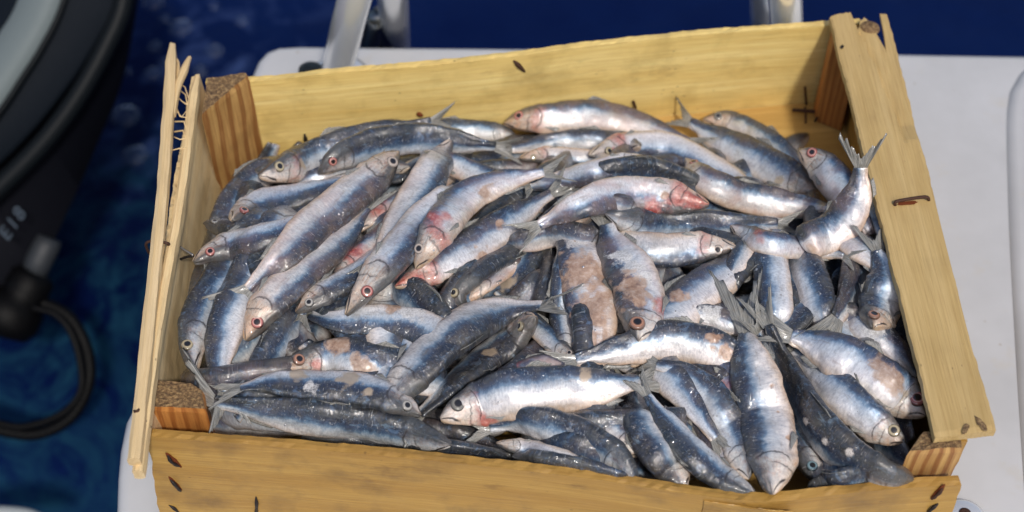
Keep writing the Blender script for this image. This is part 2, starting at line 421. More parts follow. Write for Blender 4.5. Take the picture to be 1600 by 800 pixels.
# end slat lying flat on the right posts : broken far end
def right_slat():
    zt = .1065; L0 = (1296, 26); L1 = (1463, 683); R0 = (1390, 20); R1 = (1555, 672)
    nu, nv = 110, 26
    V = []; G = []; A = U(*L0, zt); B = U(*L1, zt); C_ = U(*R0, zt); D = U(*R1, zt)
    Lm = (B-A).length; Wd = (C_-A).length
    # ragged far-end profile: how far the wood reaches at each across position
    notch = [(0, 0), (.12, -.002), (.36, -.004), (.40, .014), (.46, .012), (.52, .003), (.60, -.001), (.66, .004), (.72, .018), (.80, .040), (.84, .022), (.86, -.005), (1.0, -.004), (1.0, 0)]
    def nt_(f):
        for a, b in zip(notch, notch[1:]):
            if a[0] <= f <= b[0] and b[0] > a[0]: return a[1]+(b[1]-a[1])*(f-a[0])/(b[0]-a[0])
        return 0
    ax = (B-A).normalized(); cx = (C_-A).normalized()
    for w_ in range(2):
        for i in range(nu):
            for j in range(nv):
                u = i/(nu-1); f = j/(nv-1)
                p = A.lerp(B, u).lerp(C_.lerp(D, u), f)
                al = Lm*u; ac = Wd*f
                st = nt_(f)+.0012*nz((ac*1500, 0, 0), 1, 9)
                p += ax*st*max(0, 1-u*9)
                if j in (0, nv-1):
                    s_ = 1 if j else -1
                    p += cx*s_*(.0011*nz((al*30, j, 1), 1, 3)+.0007*nz((al*170, j, 2), 1, 3))
                    if j == nv-1 and .28 < u < .86: p += -cx*.0012*(1+nz((al*22, 3, 3), 1, 3))
                if i == nu-1: p += ax*.0006*nz((ac*600, 3, 3), 1, 3)
                # torn step: upper layer missing on the right part of the far third
                edge = .40+.30*min(u/.30, 1)+.05*nz((al*90, 7, 1), 1, 3)
                step = 0
                if w_ == 0:
                    if f > edge and u < .36:
                        step = -.0042*min(1, (.36-u)/.05)
                        step += -.0008*nz((al*50, ac*260, 2), 1, 3)
                    step += .0004*nz((al*14, ac*70, 1), 1, 3)+.0003*nz((al*40, ac*400, 1), 1, 3)
                    if j in (0, nv-1) or i == nu-1: step -= .0007
                p.z += step - (.0065 if w_ else 0)
                V.append(p); G.append((al, ac, w_*.006))
    F = []
    idx = lambda w_, i, j: (w_*nu+i)*nv+j
    for i in range(nu-1):
        for j in range(nv-1):
            F.append((idx(0, i, j), idx(0, i+1, j), idx(0, i+1, j+1), idx(0, i, j+1)))
            F.append((idx(1, i, j), idx(1, i, j+1), idx(1, i+1, j+1), idx(1, i+1, j)))
        F.append((idx(0, i, 0), idx(1, i, 0), idx(1, i+1, 0), idx(0, i+1, 0)))
        k = nv-1; F.append((idx(0, i, k), idx(0, i+1, k), idx(1, i+1, k), idx(1, i, k)))
    for j in range(nv-1):
        F.append((idx(0, 0, j), idx(0, 0, j+1), idx(1, 0, j+1), idx(1, 0, j)))
        k = nu-1; F.append((idx(0, k, j), idx(1, k, j), idx(1, k, j+1), idx(0, k, j+1)))
    o = mesh_obj('top_slat', V, F, W_SLAT, crate, False); attr3(o, 'gc', G); fix_normals(o)
right_slat()
# splintered remains of the left top slat : long sticks standing on the side panel
def stick(name, pts, w0, h0, mat, seed, n=60, taper=(.5, 1)):
    Pn, L = catmull([U(*p) for p in pts], n)
    V = []; G = []; F = []; m = 10
    for i, p in enumerate(Pn):
        t = (Pn[min(i+1, n-1)]-Pn[max(i-1, 0)]).normalized()
        s = t.cross(Vector((0, 0, 1))).normalized(); up = s.cross(t)
        k = min(1, taper[0]+i/10) * (1 if i < n-3 else 1-(i-(n-4))*.12*(1-taper[1]))
        for a in range(m):
            an = 2*math.pi*a/m; ca, sa = math.cos(an), math.sin(an)
            sq = 1/max(abs(ca), abs(sa))**.8
            q = p + s*ca*sq*w0/2*k*(1+.18*nz((L*i/n*60, a*.8, 0), 1, seed)) + up*sa*sq*h0/2*k*(1+.15*nz((L*i/n*50, a*.8, 5), 1, seed))
            if i == 0: q += t*.004*nz((a*2.3, 1, 1), 1, seed)
            V.append(q); G.append((L*i/n, a*.003, 0))
    for i in range(n-1):
        for a in range(m): F.append((i*m+a, i*m+(a+1) % m, (i+1)*m+(a+1) % m, (i+1)*m+a))
    F.append(tuple(reversed(range(m)))); F.append(tuple((n-1)*m+a for a in range(m)))
    o = mesh_obj(name, V, F, mat, crate, False); attr3(o, 'gc', G); fix_normals(o); return o
stick('splinter', [(270, 70, .118), (262, 200, .115), (252, 330, .112), (238, 460, .108), (226, 580, .104), (210, 722, .100)], .0080, .010, W_SPLIT, 1, 80)
stick('splinter', [(296, 90, .117), (287, 112, .116), (277, 138, .115), (269, 180, .113)], .0048, .006, W_SPLIT, 2, 24)
stick('splinter', [(276, 92, .114), (279, 100, .114), (277, 130, .113)], .0022, .003, W_SPLIT, 6, 12)
stick('splinter', [(309, 120, .107), (301, 170, .106), (290, 260, .104), (277, 350, .102), (262, 430, .100), (247, 520, .098), (234, 610, .095), (217, 742, .090)], .0066, .012, W_SIDE, 3, 80)
stick('splinter', [(293, 160, .104), (294, 200, .103), (287, 260, .101), (280, 320, .100)], .0030, .005, W_SPLIT, 4, 30)
fib = [[(276, 128), (289, 136), (296, 158)], [(277, 138), (290, 148), (294, 170)], [(276, 150), (284, 158), (294, 165)], [(275, 165), (281, 182), (293, 184)],
       [(274, 172), (284, 183), (292, 172)], [(273, 190), (288, 190), (292, 205)], [(272, 206), (286, 204), (290, 215)], [(272, 214), (281, 218), (291, 216)], [(268, 235), (280, 232), (291, 231)]]
for k, f in enumerate(fib):
    tube('wood_fibre', [U(x, y, .110) for x, y in f], .0007 if k in (5, 6) else .00045, W_SPLIT, crate, 6)
# staples and nails
def onfront(px, py, out_=.0006):
    d = ray(px, py); p = None; z = .08
    for _ in range(12):
        q = CL+d*((z-CL.z)/d.z); i = int(np.clip(np.interp(q.x, [b.x for b in ft], range(len(ft))), 0, len(ft)-1))
        yf = np.interp(q.x, [b.x for b in ft], [b.y for b in ft])-out_
        q = CL+d*((yf-CL.y)/d.y); z = q.z
    return q
def fstaple(pts, r, mat, ends=True):
    P = [onfront(x, y, o_) for x, y, o_ in pts]
    tube('staple', P, r, mat, crate, 8, 12)
    if ends:
        n = len(P); V = []; k_ = 16
        c = sum(P, Vector())/n; ax = (P[-1]-P[0]); L_ = ax.length*.62; ax.normalize(); sd_ = Vector((0, 0, 1)).cross(ax).normalized().cross(ax)
        for k in range(k_):
            a = 2*math.pi*k/k_; q = 1+.3*nz((a*2, c.x*50, 0)); V.append(Vector((c.x, c.y, c.z))+ax*math.cos(a)*L_*q+sd_*math.sin(a)*.0022*q)
        for v in V: v.y = np.interp(v.x, [b.x for b in ft], [b.y for b in ft])-.0010
        mesh_obj('wood_stain', V+[v+Vector((0, .0006, 0)) for v in V], [tuple(range(k_)), tuple(reversed(range(k_, 2*k_)))]+[(k, k+k_, (k+1) % k_+k_, (k+1) % k_) for k in range(k_)], M_STAIN, crate, False)
def staple(pts, r=.0011, mat=None, name='staple'):
    return tube(name, [U(*p) for p in pts], r, mat or M_RUST, crate, 8, max(8, len(pts)*5))
staple([(1399, 324, .104), (1399, 316, .1095), (1408, 313, .1098), (1440, 308, .1098), (1450, 309, .1095), (1451, 318, .102)], .0012)
RN = [.0004, .0010, .0014, .0011, .0009, .0013, .0012, .0004]
fstaple([(262, 711, .001), (268, 722, .0022), (281, 729, .001)], RN, M_IRON)
fstaple([(266, 749, .001), (274, 758, .0022), (283, 768, .001)], RN, M_IRON)
fstaple([(263, 788, .001), (273, 795, .0022), (284, 806, .001)], RN, M_IRON)
fstaple([(1473, 762, .001), (1468, 770, .0022), (1456, 780, .001)], RN, M_RUST)
fstaple([(1466, 787, .001), (1455, 796, .002), (1450, 803, .001)], RN, M_IRON, False)
fstaple([(400, 776, .001), (401, 790, .002), (400, 806, .001)], RN, M_IRON, False)
def wall(px, py):   # point on the inner face of the back board
    d = ray(px, py); yb = np.interp(px, [P2(p)[0] for p in bt], [p.y for p in bt])-.0012
    return CL+d*((yb-CL.y)/d.y)
def nailw(pts, r, mat, name='nail'):
    return tube(name, [wall(*p) for p in pts], r, mat, crate, 8, 8)
nailw([(803, 95), (811, 103), (820, 112)], [.0008, .0013, .0018, .0020, .0018, .0016, .0012, .0008], M_RUST)
nailw([(476, 210), (478, 220), (484, 232)], [.0008, .0012, .0018, .0020, .0022, .0020, .0014, .0008], M_IRON)
nailw([(1226, 110), (1227, 130), (1227, 150)], .0010, M_RUST) if False else None
nailw([(1258, 136), (1259, 150), (1260, 163)], .0010, M_RUST)
staple([(1258, 168, .013), (1259, 180, .0135), (1259, 192, .012)], .0010)
staple([(1238, 172, .013), (1258, 173, .0135), (1280, 175, .012)], .0016)
staple([(1284, 172, .013), (1278, 182, .0135), (1273, 190, .012)], .0010, M_IRON)
nailw([(990, 158), (993, 168), (994, 176)], .0010, M_RUST)
nailw([(652, 177), (656, 179), (660, 181)], [.0012, .002, .0012], M_STAIN)
staple([(281, 386, .092), (290, 392, .091), (302, 399, .09)], .0009, simple('bare_wire', (.4, .38, .36), .35, .9))
staple([(282, 405, .085), (290, 402, .088), (302, 400, .09)], .0009, M_IRON)
staple([(233, 396, .098), (228, 382, .108), (236, 377, .111), (262, 380, .111), (262, 385, .101)], .0010)
staple([(213, 640, .107), (222, 655, .1), (232, 668, .09)], .0022, M_RUST)
# dark wood knots and nail stains (flat stains on the wood)
def stain_disc(px, py, rx, ry, placer, mat, ang=0):
    V = []; n = 18
    for k in range(n):
        a = 2*math.pi*k/n; q = 1+.35*nz((math.cos(a)*2, math.sin(a)*2, px), 1, 2)
        x = math.cos(a)*rx*q; y = math.sin(a)*ry*q
        V.append(placer(px+x*math.cos(ang)-y*math.sin(ang), py+x*math.sin(ang)+y*math.cos(ang)))
    mesh_obj('wood_stain', V+[v+(CL-v).normalized()*-.0004 for v in V], [tuple(range(n)), tuple(reversed(range(n, 2*n)))]+[(k, k+n, (k+1) % n+n, (k+1) % n) for k in range(n)], mat, crate, False)
onslat = lambda x, y: U(x, y, .1074)
stain_disc(1418, 317, 17, 3, onslat, M_STAIN, -.1)
stain_disc(1533, 662, 14, 5, onslat, M_END, .9)
stain_disc(1509, 669, 5, 9, onslat, M_END, .4)
stain_disc(1316, 73, 2.5, 3, onslat, M_IRON, .4)
# exposed knot at the broken end of the slat
kb = U(1358, 42, .101)
V = []; F = []; n = 22; m = 12
for i in range(m):
    f = i/(m-1)
    for k in range(n):
        a = 2*math.pi*k/n; r_ = .0085*math.sin(f*math.pi/2)
        V.append(kb+Vector((math.cos(a)*r_*.95, math.sin(a)*r_*.9-.002, .0045*math.cos(f*math.pi/2)+.0009*nz((a*2, f*9, 0), 1, 4))))
for i in range(m-1):
    for k in range(n): F.append((i*n+k, i*n+(k+1) % n, (i+1)*n+(k+1) % n, (i+1)*n+k))
mesh_obj('wood_knot', V, F, M_END, crate)

# ================================================================== FISH
exec_fish = True
FPTS = []
def F(label, pts, wd, ds='U', roll=10, vis='HT', lvl=3, zoff=0.0, zend=None, **st):
    FPTS.append(dict(label=label, pts=[Vector((x, y, 0)) for x, y in pts], w=wd, ds=ds, roll=roll, vis=vis, lvl=lvl, zoff=zoff, zend=zend, st=st))
# style keys: pink, dark, warm(head), blood(gill), eye (iris kind), patches [(u,c,r_mm,kind)], spots
#--- lowest level
F('dark wet sardine snout poking left beside the left board below the pink-faced one', [(318,348),(360,358),(420,352),(480,345)], 40, 'D', 55, 'H', 1, dark=.9)
F('grey curved sardine in the back left corner against the ringed post', [(345,352),(362,315),(395,278),(430,262)], 46, 'L', 20, 'M', 1, dark=.6, pink=.3)
F('thin brown-headed sardine snout touching the ringed corner post', [(398,266),(440,268),(500,262),(560,250)], 34, 'U', 50, 'H', 1, dark=.8, warm=.5)
F('small pale head with white-ringed eye under the jaw of the left-most pink-faced sardine', [(342,452),(372,437),(420,425),(460,415)], 38, 'U', 0, 'H', 1, warm=.9, eye='white', blood=.5)
F('cream-bellied sardine edge showing under the left-most pink-faced sardine', [(325,422),(368,412),(410,405)], 34, 'U', -40, 'M', 1, pink=.2, warm=.4)
F('silver sardine head down against the left board with a big golden eye', [(303,580),(299,540),(316,487),(345,442)], 66, 'L', 8, 'H', 2, eye='gold')
F('broad lilac-white sardine flank standing upright right of the golden-eyed head by the left board', [(378,462),(356,505),(345,560),(352,612)], 78, 'L', 0, 'T', 3, pink=.1, nofin=1)
F('teal-dark sardine body squeezed under the red-eyed diagonal sardine', [(448,512),(420,560),(398,602)], 52, 'L', 50, 'M', 2, dark=.5)
F('sardine whose grey-green tail fans downward above the brown-blotched head', [(500,400),(484,450),(472,492)], 42, 'R', 20, 'T', 2, dark=.3, fan=1.5)
F('brown-blotched sardine head with orange eye facing left above the dark front fish', [(432,584),(478,567),(530,556),(585,570)], 68, 'U', 5, 'H', 3, warm=1, eye='orange', patches=[(.3,.5,9,'f'),(.16,-.3,5,'b'),(.42,-.3,8,'f')])
F('short upright silver barrel of a sardine with blue right edge in the left middle', [(602,505),(600,560),(590,615)], 68, 'R', 5, 'M', 2, pink=.05)
F('dark mottled sardine behind the white-scabbed one in the left middle', [(690,520),(662,482),(628,452)], 62, 'R', 45, 'M', 1, dark=.6, patches=[(.4,.3,6,'t')])
F('scabby-skinned sardine lying across the left middle with white torn skin along its top', [(695,532),(645,508),(585,500),(525,500),(485,492)], 62, 'D', 15, 'T', 3, dark=.2, patches=[(.35,-.75,9,'f'),(.2,-.6,7,'f'),(.3,-.55,13,'w'),(.55,-.7,10,'w'),(.62,-.7,6,'f')])
F('dark sardine with golden gills nosing down in the shadow below the red-tipped one', [(730,492),(712,460),(742,425),(800,388)], 52, 'R', 40, 'H', 2, dark=.7, warm=.7, zoff=-.012)
F('yellowish scrap of a sardine in the dark gap at the middle', [(745,456),(778,432),(805,408)], 30, 'U', -20, 'M', 1, warm=.8, pink=.7, zoff=-.012)
F('purple-blue sardine with a tan scrape in the dark gap at the middle', [(772,468),(808,436),(832,398)], 44, 'R', 40, 'M', 2, dark=.4, patches=[(.45,.2,6,'t')], zoff=-.012)
F('deep blue sardine standing upright in the dark gap at the middle', [(846,468),(852,425),(842,380)], 42, 'R', 60, 'M', 1, dark=.5, zoff=-.012)
F('slim pale-blue spotted sardine left of the big brown skinless belly', [(884,545),(878,490),(880,435),(884,400)], 42, 'L', 10, 'M', 2, spots=1)
F('sardine with its flank torn to smooth brown flesh in the centre of the crate', [(908,405),(914,450),(928,500),(926,548)], 84, 'L', 0, 'M', 3, pink=.3, patches=[(.45,.0,16,'f'),(.62,-.1,16,'f'),(.78,0,12,'f'),(.3,.3,8,'w')])
F('cream jaw of a sardine hanging down just under the long red-headed one', [(897,378),(903,352),(925,325),(960,305)], 36, 'R', -10, 'H', 3, warm=1, pink=.6)
F('greenish-cream sardine head facing right with black pupil under the dark-backed one', [(1150,386),(1092,388),(1040,392),(990,385)], 56, 'D', 0, 'H', 2, warm=.6, eye='white', blood=.8)
F('silver gill plate of a sardine jutting up below the right middle pile', [(1142,432),(1160,396),(1185,360)], 40, 'L', -10, 'H', 2, pink=.0, nohead=1, warm=.5)
F('dark blue sardine sliver right of the silver gill plate', [(1130,452),(1160,415),(1192,398)], 44, 'R', 50, 'M', 1, dark=.7)
F('white-bellied sardine slanting up in the centre right of the blotched head', [(1038,512),(1078,467),(1130,432)], 74, 'L', -15, 'M', 2, pink=.2, patches=[(.2,.2,8,'w'),(.45,.3,7,'f')])
F('ragged white strip of sardine below the slanting white belly', [(1030,500),(1090,492),(1145,508)], 44, 'U', 0, 'M', 2, pink=.5, patches=[(.4,0,12,'w'),(.6,.2,8,'w')])
F('silver-blue sardine standing upright left of the frayed one under the right pile', [(1212,512),(1207,455),(1203,400)], 60, 'L', 5, 'H', 2, pink=.1, nohead=1)
F('frayed silver-and-black sardine upright between two others at the right', [(1285,505),(1270,455),(1250,402)], 62, 'R', 25, 'H', 2, dark=.3, nohead=1, patches=[(.5,-.3,7,'w')])
F('dark purple sardine with its tail pointing down left near the right slat', [(1345,385),(1338,430),(1322,470),(1308,498)], 68, 'L', 45, 'T', 3, dark=.6, pink=.3, fan=1.2)
F('gold-cheeked sardine head looking down against the right slat', [(1364,514),(1376,472),(1386,430),(1372,392)], 66, 'L', 10, 'H', 4, zoff=.004, warm=1, eye='orange', dark=.3)
F('purplish sardine flank slanting under the big white-bellied one at the right', [(1300,480),(1350,518),(1400,560),(1440,605)], 52, 'U', 30, 'M', 1, pink=.4, dark=.4)
F('pale flaky sardine body between the gold-cheeked head and the right slat', [(1352,512),(1395,545),(1432,588)], 54, 'U', -10, 'M', 2, pink=.4, patches=[(.5,0,10,'w')])
F('small blue sardine body just left of the dark purple tail', [(1215,530),(1245,500),(1272,470)], 50, 'R', 40, 'M', 1, dark=.2)
F('red raw sardine end showing above the big silver front fish', [(818,580),(855,568),(905,572)], 40, 'U', -30, 'M', 1, pink=1, patches=[(.35,0,8,'b')])
F('pale narrow sardine head with one eye slanting into the silver arched one', [(904,570),(872,542),(842,514),(812,488)], 36, 'R', 0, 'H', 2, warm=.8, eye='white')
F('pinkish sardine flank under the right end of the big silver front fish', [(990,700),(945,668),(895,648)], 52, 'U', 0, 'M', 1, pink=.5)
F('dark blue sardine wedged along the front board at the far right corner', [(1262,762),(1310,752),(1370,740)], 42, 'U', 70, 'M', 1, dark=.6)
F('orange-blotched dark sardine under the silver curved one right of centre', [(1150,640),(1130,590),(1095,555)], 60, 'R', 20, 'M', 1, warm=.6, pink=.6, patches=[(.5,0,9,'f'),(.6,-.2,7,'b')])
F('grey scaly sardine flank between the upright white one and the fork-tailed blue one', [(1130,760),(1125,715),(1105,660)], 50, 'L', 10, 'M', 1, pink=.4)
#--- front and mid level
F('long dark sardine across the front left whose split tail sticks up at the left board', [(705,694),(640,678),(560,662),(470,650),(400,640),(335,628)], 54, 'U', 48, 'HT', 3, noeye=1, dark=.6, fan=2.0, taildir=(-70,-48), rag=1)
F('dark narrow sardine back right along the inside of the front board', [(470,684),(560,690),(670,698),(770,712),(850,728)], 36, 'U', 75, 'M', 2, dark=.8)
F('dark blue sardine tail running to the front board at mid crate', [(800,712),(880,724),(960,742),(1000,750)], 34, 'U', 70, 'M', 2, dark=.8)
F('cream belly strip beneath the slimy blue-backed sardine at the front', [(775,692),(830,702),(890,720),(950,738)], 32, 'D', 0, 'M', 2, warm=.8, pink=.3)
F('mottled dark sardine with a pale-jawed head facing right at the front left', [(657,650),(610,622),(550,608),(480,602),(420,598),(375,606)], 58, 'D', 30, 'HT', 6, dark=.3, warm=.6, eye='silver', patches=[(.42,-.2,7,'t'),(.3,.3,4,'t'),(.7,-.4,6,'t'),(.62,.4,5,'w')])
F('slimy blue-backed sardine curving down to the front board at mid crate', [(995,748),(950,706),(890,677),(825,660),(765,668)], 56, 'R', 50, 'T', 3, dark=.3, patches=[(.45,.1,6,'w')], nofin=1)
F('blue sardine slanting up right with a long pale left edge in the middle', [(618,616),(652,575),(705,523),(772,488),(845,477)], 72, 'D', 35, 'T', 4, ext=25, dark=.25, patches=[(.5,-.6,3,'f'),(.45,-.5,2,'f')])
F('blue-black sardine with a tan scrape, its head pointing up right in the middle', [(836,494),(797,534),(742,574),(692,614),(655,648)], 58, 'D', 48, 'H', 5, ext=10, dark=.5, warm=.7, patches=[(.42,.35,7,'t')])
F('silver arched sardine with rusty blotches on its dark back, right of centre', [(1165,580),(1115,545),(1045,533),(970,549),(900,564)], 66, 'U', 12, 'T', 4, patches=[(.22,.35,6,'f'),(.28,.15,6,'f'),(.35,.45,5,'f'),(.12,.1,8,'f')])
F('big bright silver sardine facing left with a large dark eye at the front', [(688,655),(730,636),(790,617),(870,608),(940,606),(1000,597)], 80, 'U', 3, 'HT', 6, zoff=.007, warm=.5, eye='dark', blood=.5, patches=[(.72,.5,5,'t'),(.2,-.85,7,'b')])
F('sardine with brown skinless back hanging head down in the centre, orange eye', [(998,534),(1002,485),(988,432),(960,382),(948,352)], 82, 'L', 8, 'H', 5, ext=0, zmax=.096, zoff=.009, droop=.002, pink=.5, warm=.5, eye='orange', patches=[(.38,.25,13,'f'),(.28,.3,7,'f'),(.45,-.3,8,'w'),(.55,-.1,8,'w'),(.25,-.8,8,'b'),(.66,0,9,'w')])
F('blue and white sardine, leftmost of the row leaning on the front board', [(1070,768),(1036,715),(1006,660),(992,612)], 70, 'L', 15, 'T', 4, pink=.1)
F('speckled blue sardine with its grey tail hanging to the front board', [(1038,580),(1070,618),(1096,655),(1118,685)], 60, 'R', 15, 'T', 3, pink=.2, fan=1.2)
F('silver curved sardine whose tail points left above the front row', [(1170,748),(1148,685),(1112,622),(1068,584),(1026,570)], 58, 'R', 10, 'T', 4, pink=.15)
F('slim steel-blue sardine, second in the row leaning on the front board', [(1178,772),(1125,745),(1078,702),(1042,658),(1012,618)], 52, 'L', 35, 'T', 5, dark=.15)
F('teal-headed sardine with round eye nosing into the front right', [(1281,760),(1258,703),(1230,637),(1207,577),(1186,520)], 60, 'L', 30, 'H', 3, dark=.5, eye='teal')
F('silver sardine with golden gills and round eye partly under the white-bellied one at the right', [(1414,692),(1378,668),(1328,628),(1280,588),(1240,548)], 66, 'U', 8, 'H', 6, ext=0, warm=.9, eye='gold', blood=.3)
F('long blue-black sardine curving from the fork of the upright tail to the front right post', [(1432,752),(1370,736),(1300,690),(1243,606),(1200,508)], 58, 'U', 62, 'T', 5, dark=.6, patches=[(.4,.3,3,'w'),(.5,.1,3,'w'),(.3,.6,3,'w')])
F('large white-bellied sardine with a red eye touching the right slat', [(1446,650),(1382,600),(1312,558),(1236,526)], 84, 'U', -8, 'HT', 7, pink=.3, warm=.7, eye='red', patches=[(.35,.2,10,'f'),(.42,.4,7,'f'),(.2,.0,6,'t')])
F('big upright silver sardine with its forked tail up and head on the front board', [(1208,772),(1204,705),(1192,635),(1177,570),(1166,522)], 86, 'L', 5, 'HT', 7, pink=.1, warm=.3, noeye=1, spots=1, fan=1.3, taildir=(-18,-100), zoff=.008, patches=[(.3,-.7,2,'f'),(.45,-.5,1.5,'f'),(.6,-.5,1.5,'f')])
#--- upper pile
F('dark sardine behind the raised head at the upper left', [(720,240),(655,260),(595,285)], 38, 'D', 50, 'M', 2, dark=.8)
F('sardine with ragged grey tail pointing left above the pink-eyed one at the left', [(610,262),(560,264),(500,276),(452,291)], 40, 'U', 10, 'T', 3, pink=.4, dark=.3)
F('raw pink gill mass of a sardine under the upper left pile', [(556,364),(588,335),(630,312)], 42, 'L', -20, 'H', 3, pink=.9, blood=1, noeye=1, patches=[(.15,0,7,'b')])
F('second raw pink gill mass lower down between the red-eyed sardines', [(520,440),(552,405),(590,375)], 44, 'L', -20, 'H', 3, pink=.9, blood=1, noeye=1, patches=[(.25,0,8,'b')])
F('reddish-edged blue sardine lying beneath the cream-jawed one', [(662,247),(712,258),(755,278),(805,305)], 44, 'U', -10, 'H', 3, pink=.6, blood=.8, noeye=1)
F('golden-pink sardine head small and central near the back', [(812,247),(850,243),(895,246),(945,252)], 34, 'D', 0, 'H', 4, warm=1, blood=.6)
F('back-row silver sardine with head to the right, half under the overlapping tail', [(808,215),(770,207),(720,204),(665,208),(600,216)], 42, 'U', 8, 'H', 2, pink=.0, noeye=1)
F('long blue and silver sardine rising from the back left corner, tail against the back board', [(404,275),(450,262),(525,232),(602,210),(674,192)], 58, 'U', 15, 'HT', 3, warm=.6, blood=.6, patches=[(.22,-.1,4,'t')])
F('long dark-backed sardine with a red eye along the back left', [(497,272),(535,243),(590,224),(660,217),(730,224),(775,230)], 46, 'U', 40, 'HT', 4, dark=.4, warm=.7, eye='red')
F('silver-bellied sardine with dark back across the middle of the back row', [(1000,228),(930,222),(865,224),(800,233)], 46, 'U', 15, 'T', 3, dark=.1)
F('red-faced silver-pink sardine facing left at the top of the back row', [(787,193),(845,184),(925,182),(1000,196),(1075,222)], 58, 'U', 2, 'HT', 5, pink=.5, warm=1, blood=.7, eye='red')
F('bloody-gilled light-blue sardine curving right under the big lilac one', [(920,243),(980,228),(1048,229),(1108,258),(1182,293)], 50, 'D', 5, 'HT', 5, pink=.2, blood=1, warm=.6, patches=[(.12,.5,5,'b'),(.2,-.6,4,'b')])
F('small sardine with a pink head in the back right, behind the lilac one', [(1098,187),(1138,190),(1190,218),(1240,255),(1280,290)], 50, 'U', 5, 'H', 3, warm=1, eye='dark', pink=.1)
F('big lilac-silver sardine, tail up left and head down right in the back right', [(1282,305),(1240,280),(1188,250),(1130,222),(1078,192)], 64, 'U', 0, 'HT', 6, pink=.25, warm=1, noeye=1, fan=1.1, patches=[(.25,-.5,5,'t')])
F('rosy sardine alone by the bare floor, head up left near the right slat', [(1247,234),(1285,258),(1322,302),(1350,350)], 60, 'U', 8, 'H', 3, pink=.8, warm=1, eye='red')
F('dark-shaded sardine back pressed against the right slat behind the raised tail', [(1352,265),(1362,315),(1378,370)], 44, 'R', 30, 'M', 2, dark=.5)
F('white and tan sardine belly sliding under the right slat', [(1322,372),(1362,402),(1412,452)], 54, 'U', -20, 'M', 3, pink=.5, patches=[(.4,.2,6,'f')])
F('pinkish silver sardine slanting right beneath the long middle one, tail to the left', [(1010,248),(945,264),(885,282),(830,292)], 42, 'D', 0, 'T', 4, pink=.5)
F('dark blue sardine back in the shadow above the long red-headed one', [(1085,290),(1030,272),(980,268),(925,278)], 46, 'U', 60, 'M', 3, dark=.5)
F('lone small sardine head with a red eye looking up in the right of the pile', [(1071,248),(1098,278),(1150,304),(1220,318),(1292,325)], 52, 'R', 3, 'HT', 6, pink=.7, warm=.9, eye='red')
F('thin bluish sardine squeezed between two long ones at the centre of the pile', [(1010,330),(940,318),(880,330),(840,350)], 40, 'U', 20, 'M', 5, pink=.3)
F('sardine with blue-black striped back and tail to the right under the long red-headed one', [(945,332),(1010,350),(1080,352),(1150,351),(1215,350)], 48, 'U', 32, 'T', 5, dark=.2, pink=.2, noeye=1)
F('pale pink sardine tapering right on the lower edge of the upper pile', [(1140,352),(1200,380),(1260,388),(1318,400)], 42, 'U', 0, 'T', 4, pink=.7, patches=[(.3,.4,5,'b')])
F('thick sardine with its split tail raised over the right slat', [(1258,376),(1300,362),(1329,330),(1342,295),(1345,262)], 64, 'L', 0, 'B', 4, zend=.128, nohead=1, pink=.5, dark=.1, fan=1.3, noeye=1, rag=1)
F('long pink-silver sardine with a dark red head pointing right, top of the pile', [(1108,319),(1045,309),(970,304),(905,320),(842,352)], 58, 'D', -3, 'HT', 8, pink=.75, blood=1, noeye=1, warm=1, patches=[(.08,0,12,'b'),(.16,.1,7,'b'),(.24,.0,4,'f'),(.3,.8,8,'b')])
F('pink-faced dark-bellied sardine snout near the left board, second from the back', [(362,344),(400,322),(460,308),(520,290),(575,268)], 52, 'D', 25, 'H', 4, dark=.2, pink=.3, warm=.8, eye='red')
F('left-most pink-faced sardine, its snout at the bent wire in the left board', [(302,410),(348,386),(410,372),(475,350)], 50, 'D', 28, 'H', 4, dark=.3, pink=.5, warm=.9, eye='red')
F('grey-cheeked sardine head lowest in the left group, half under two others', [(462,488),(500,462),(560,428),(600,395)], 46, 'D', 25, 'H', 5, dark=.4, warm=.8, eye='silver')
F('diagonal sardine at left with a bright pink-ringed eye, head lowest', [(384,532),(420,475),(482,418),(538,368),(572,325)], 62, 'D', 18, 'HT', 6, pink=.4, warm=1, eye='red')
F('long pale diagonal sardine with its head raised and its tail spread at the lower left', [(624,238),(572,286),(500,345),(435,405),(388,452)], 68, 'D', 3, 'HT', 8, pink=.5, warm=.8, eye='white', fan=1.5)
F('plump lilac-silver sardine lying steeply behind the red-eyed one in the left centre', [(680,262),(652,310),(617,362),(588,408)], 64, 'R', -3, 'T', 6, pink=.25, noeye=1)
F('pale sardine with a red eye and orange snout pointing down left of the cream jaw', [(540,492),(575,448),(622,393),(664,343),(712,305)], 62, 'D', 5, 'H', 7, pink=.35, warm=1, eye='red', spots=1)
F('smooth silver sardine with raw red snout slanting through the middle', [(617,448),(668,422),(730,388),(795,345),(862,302)], 60, 'U', 0, 'HT', 8, pink=.3, blood=.9, noeye=1, warm=1, patches=[(.10,-.3,9,'b'),(.02,0,6,'b'),(.62,.2,4,'f'),(.45,-.95,6,'f')])
F('cream-jawed sardine with bloody gills at the centre of the pile', [(650,420),(676,370),(718,318),(775,288),(850,270)], 58, 'U', -8, 'HT', 9, pink=.6, warm=1, blood=1, eye='white', patches=[(.25,.3,7,'b'),(.3,-.1,5,'b'),(.65,-.5,6,'f')])
F('dark wing of a sardine belly between the cream jaw and the long silver one', [(920,372),(870,365),(815,378)], 40, 'U', 40, 'M', 3, dark=.6, pink=.3)

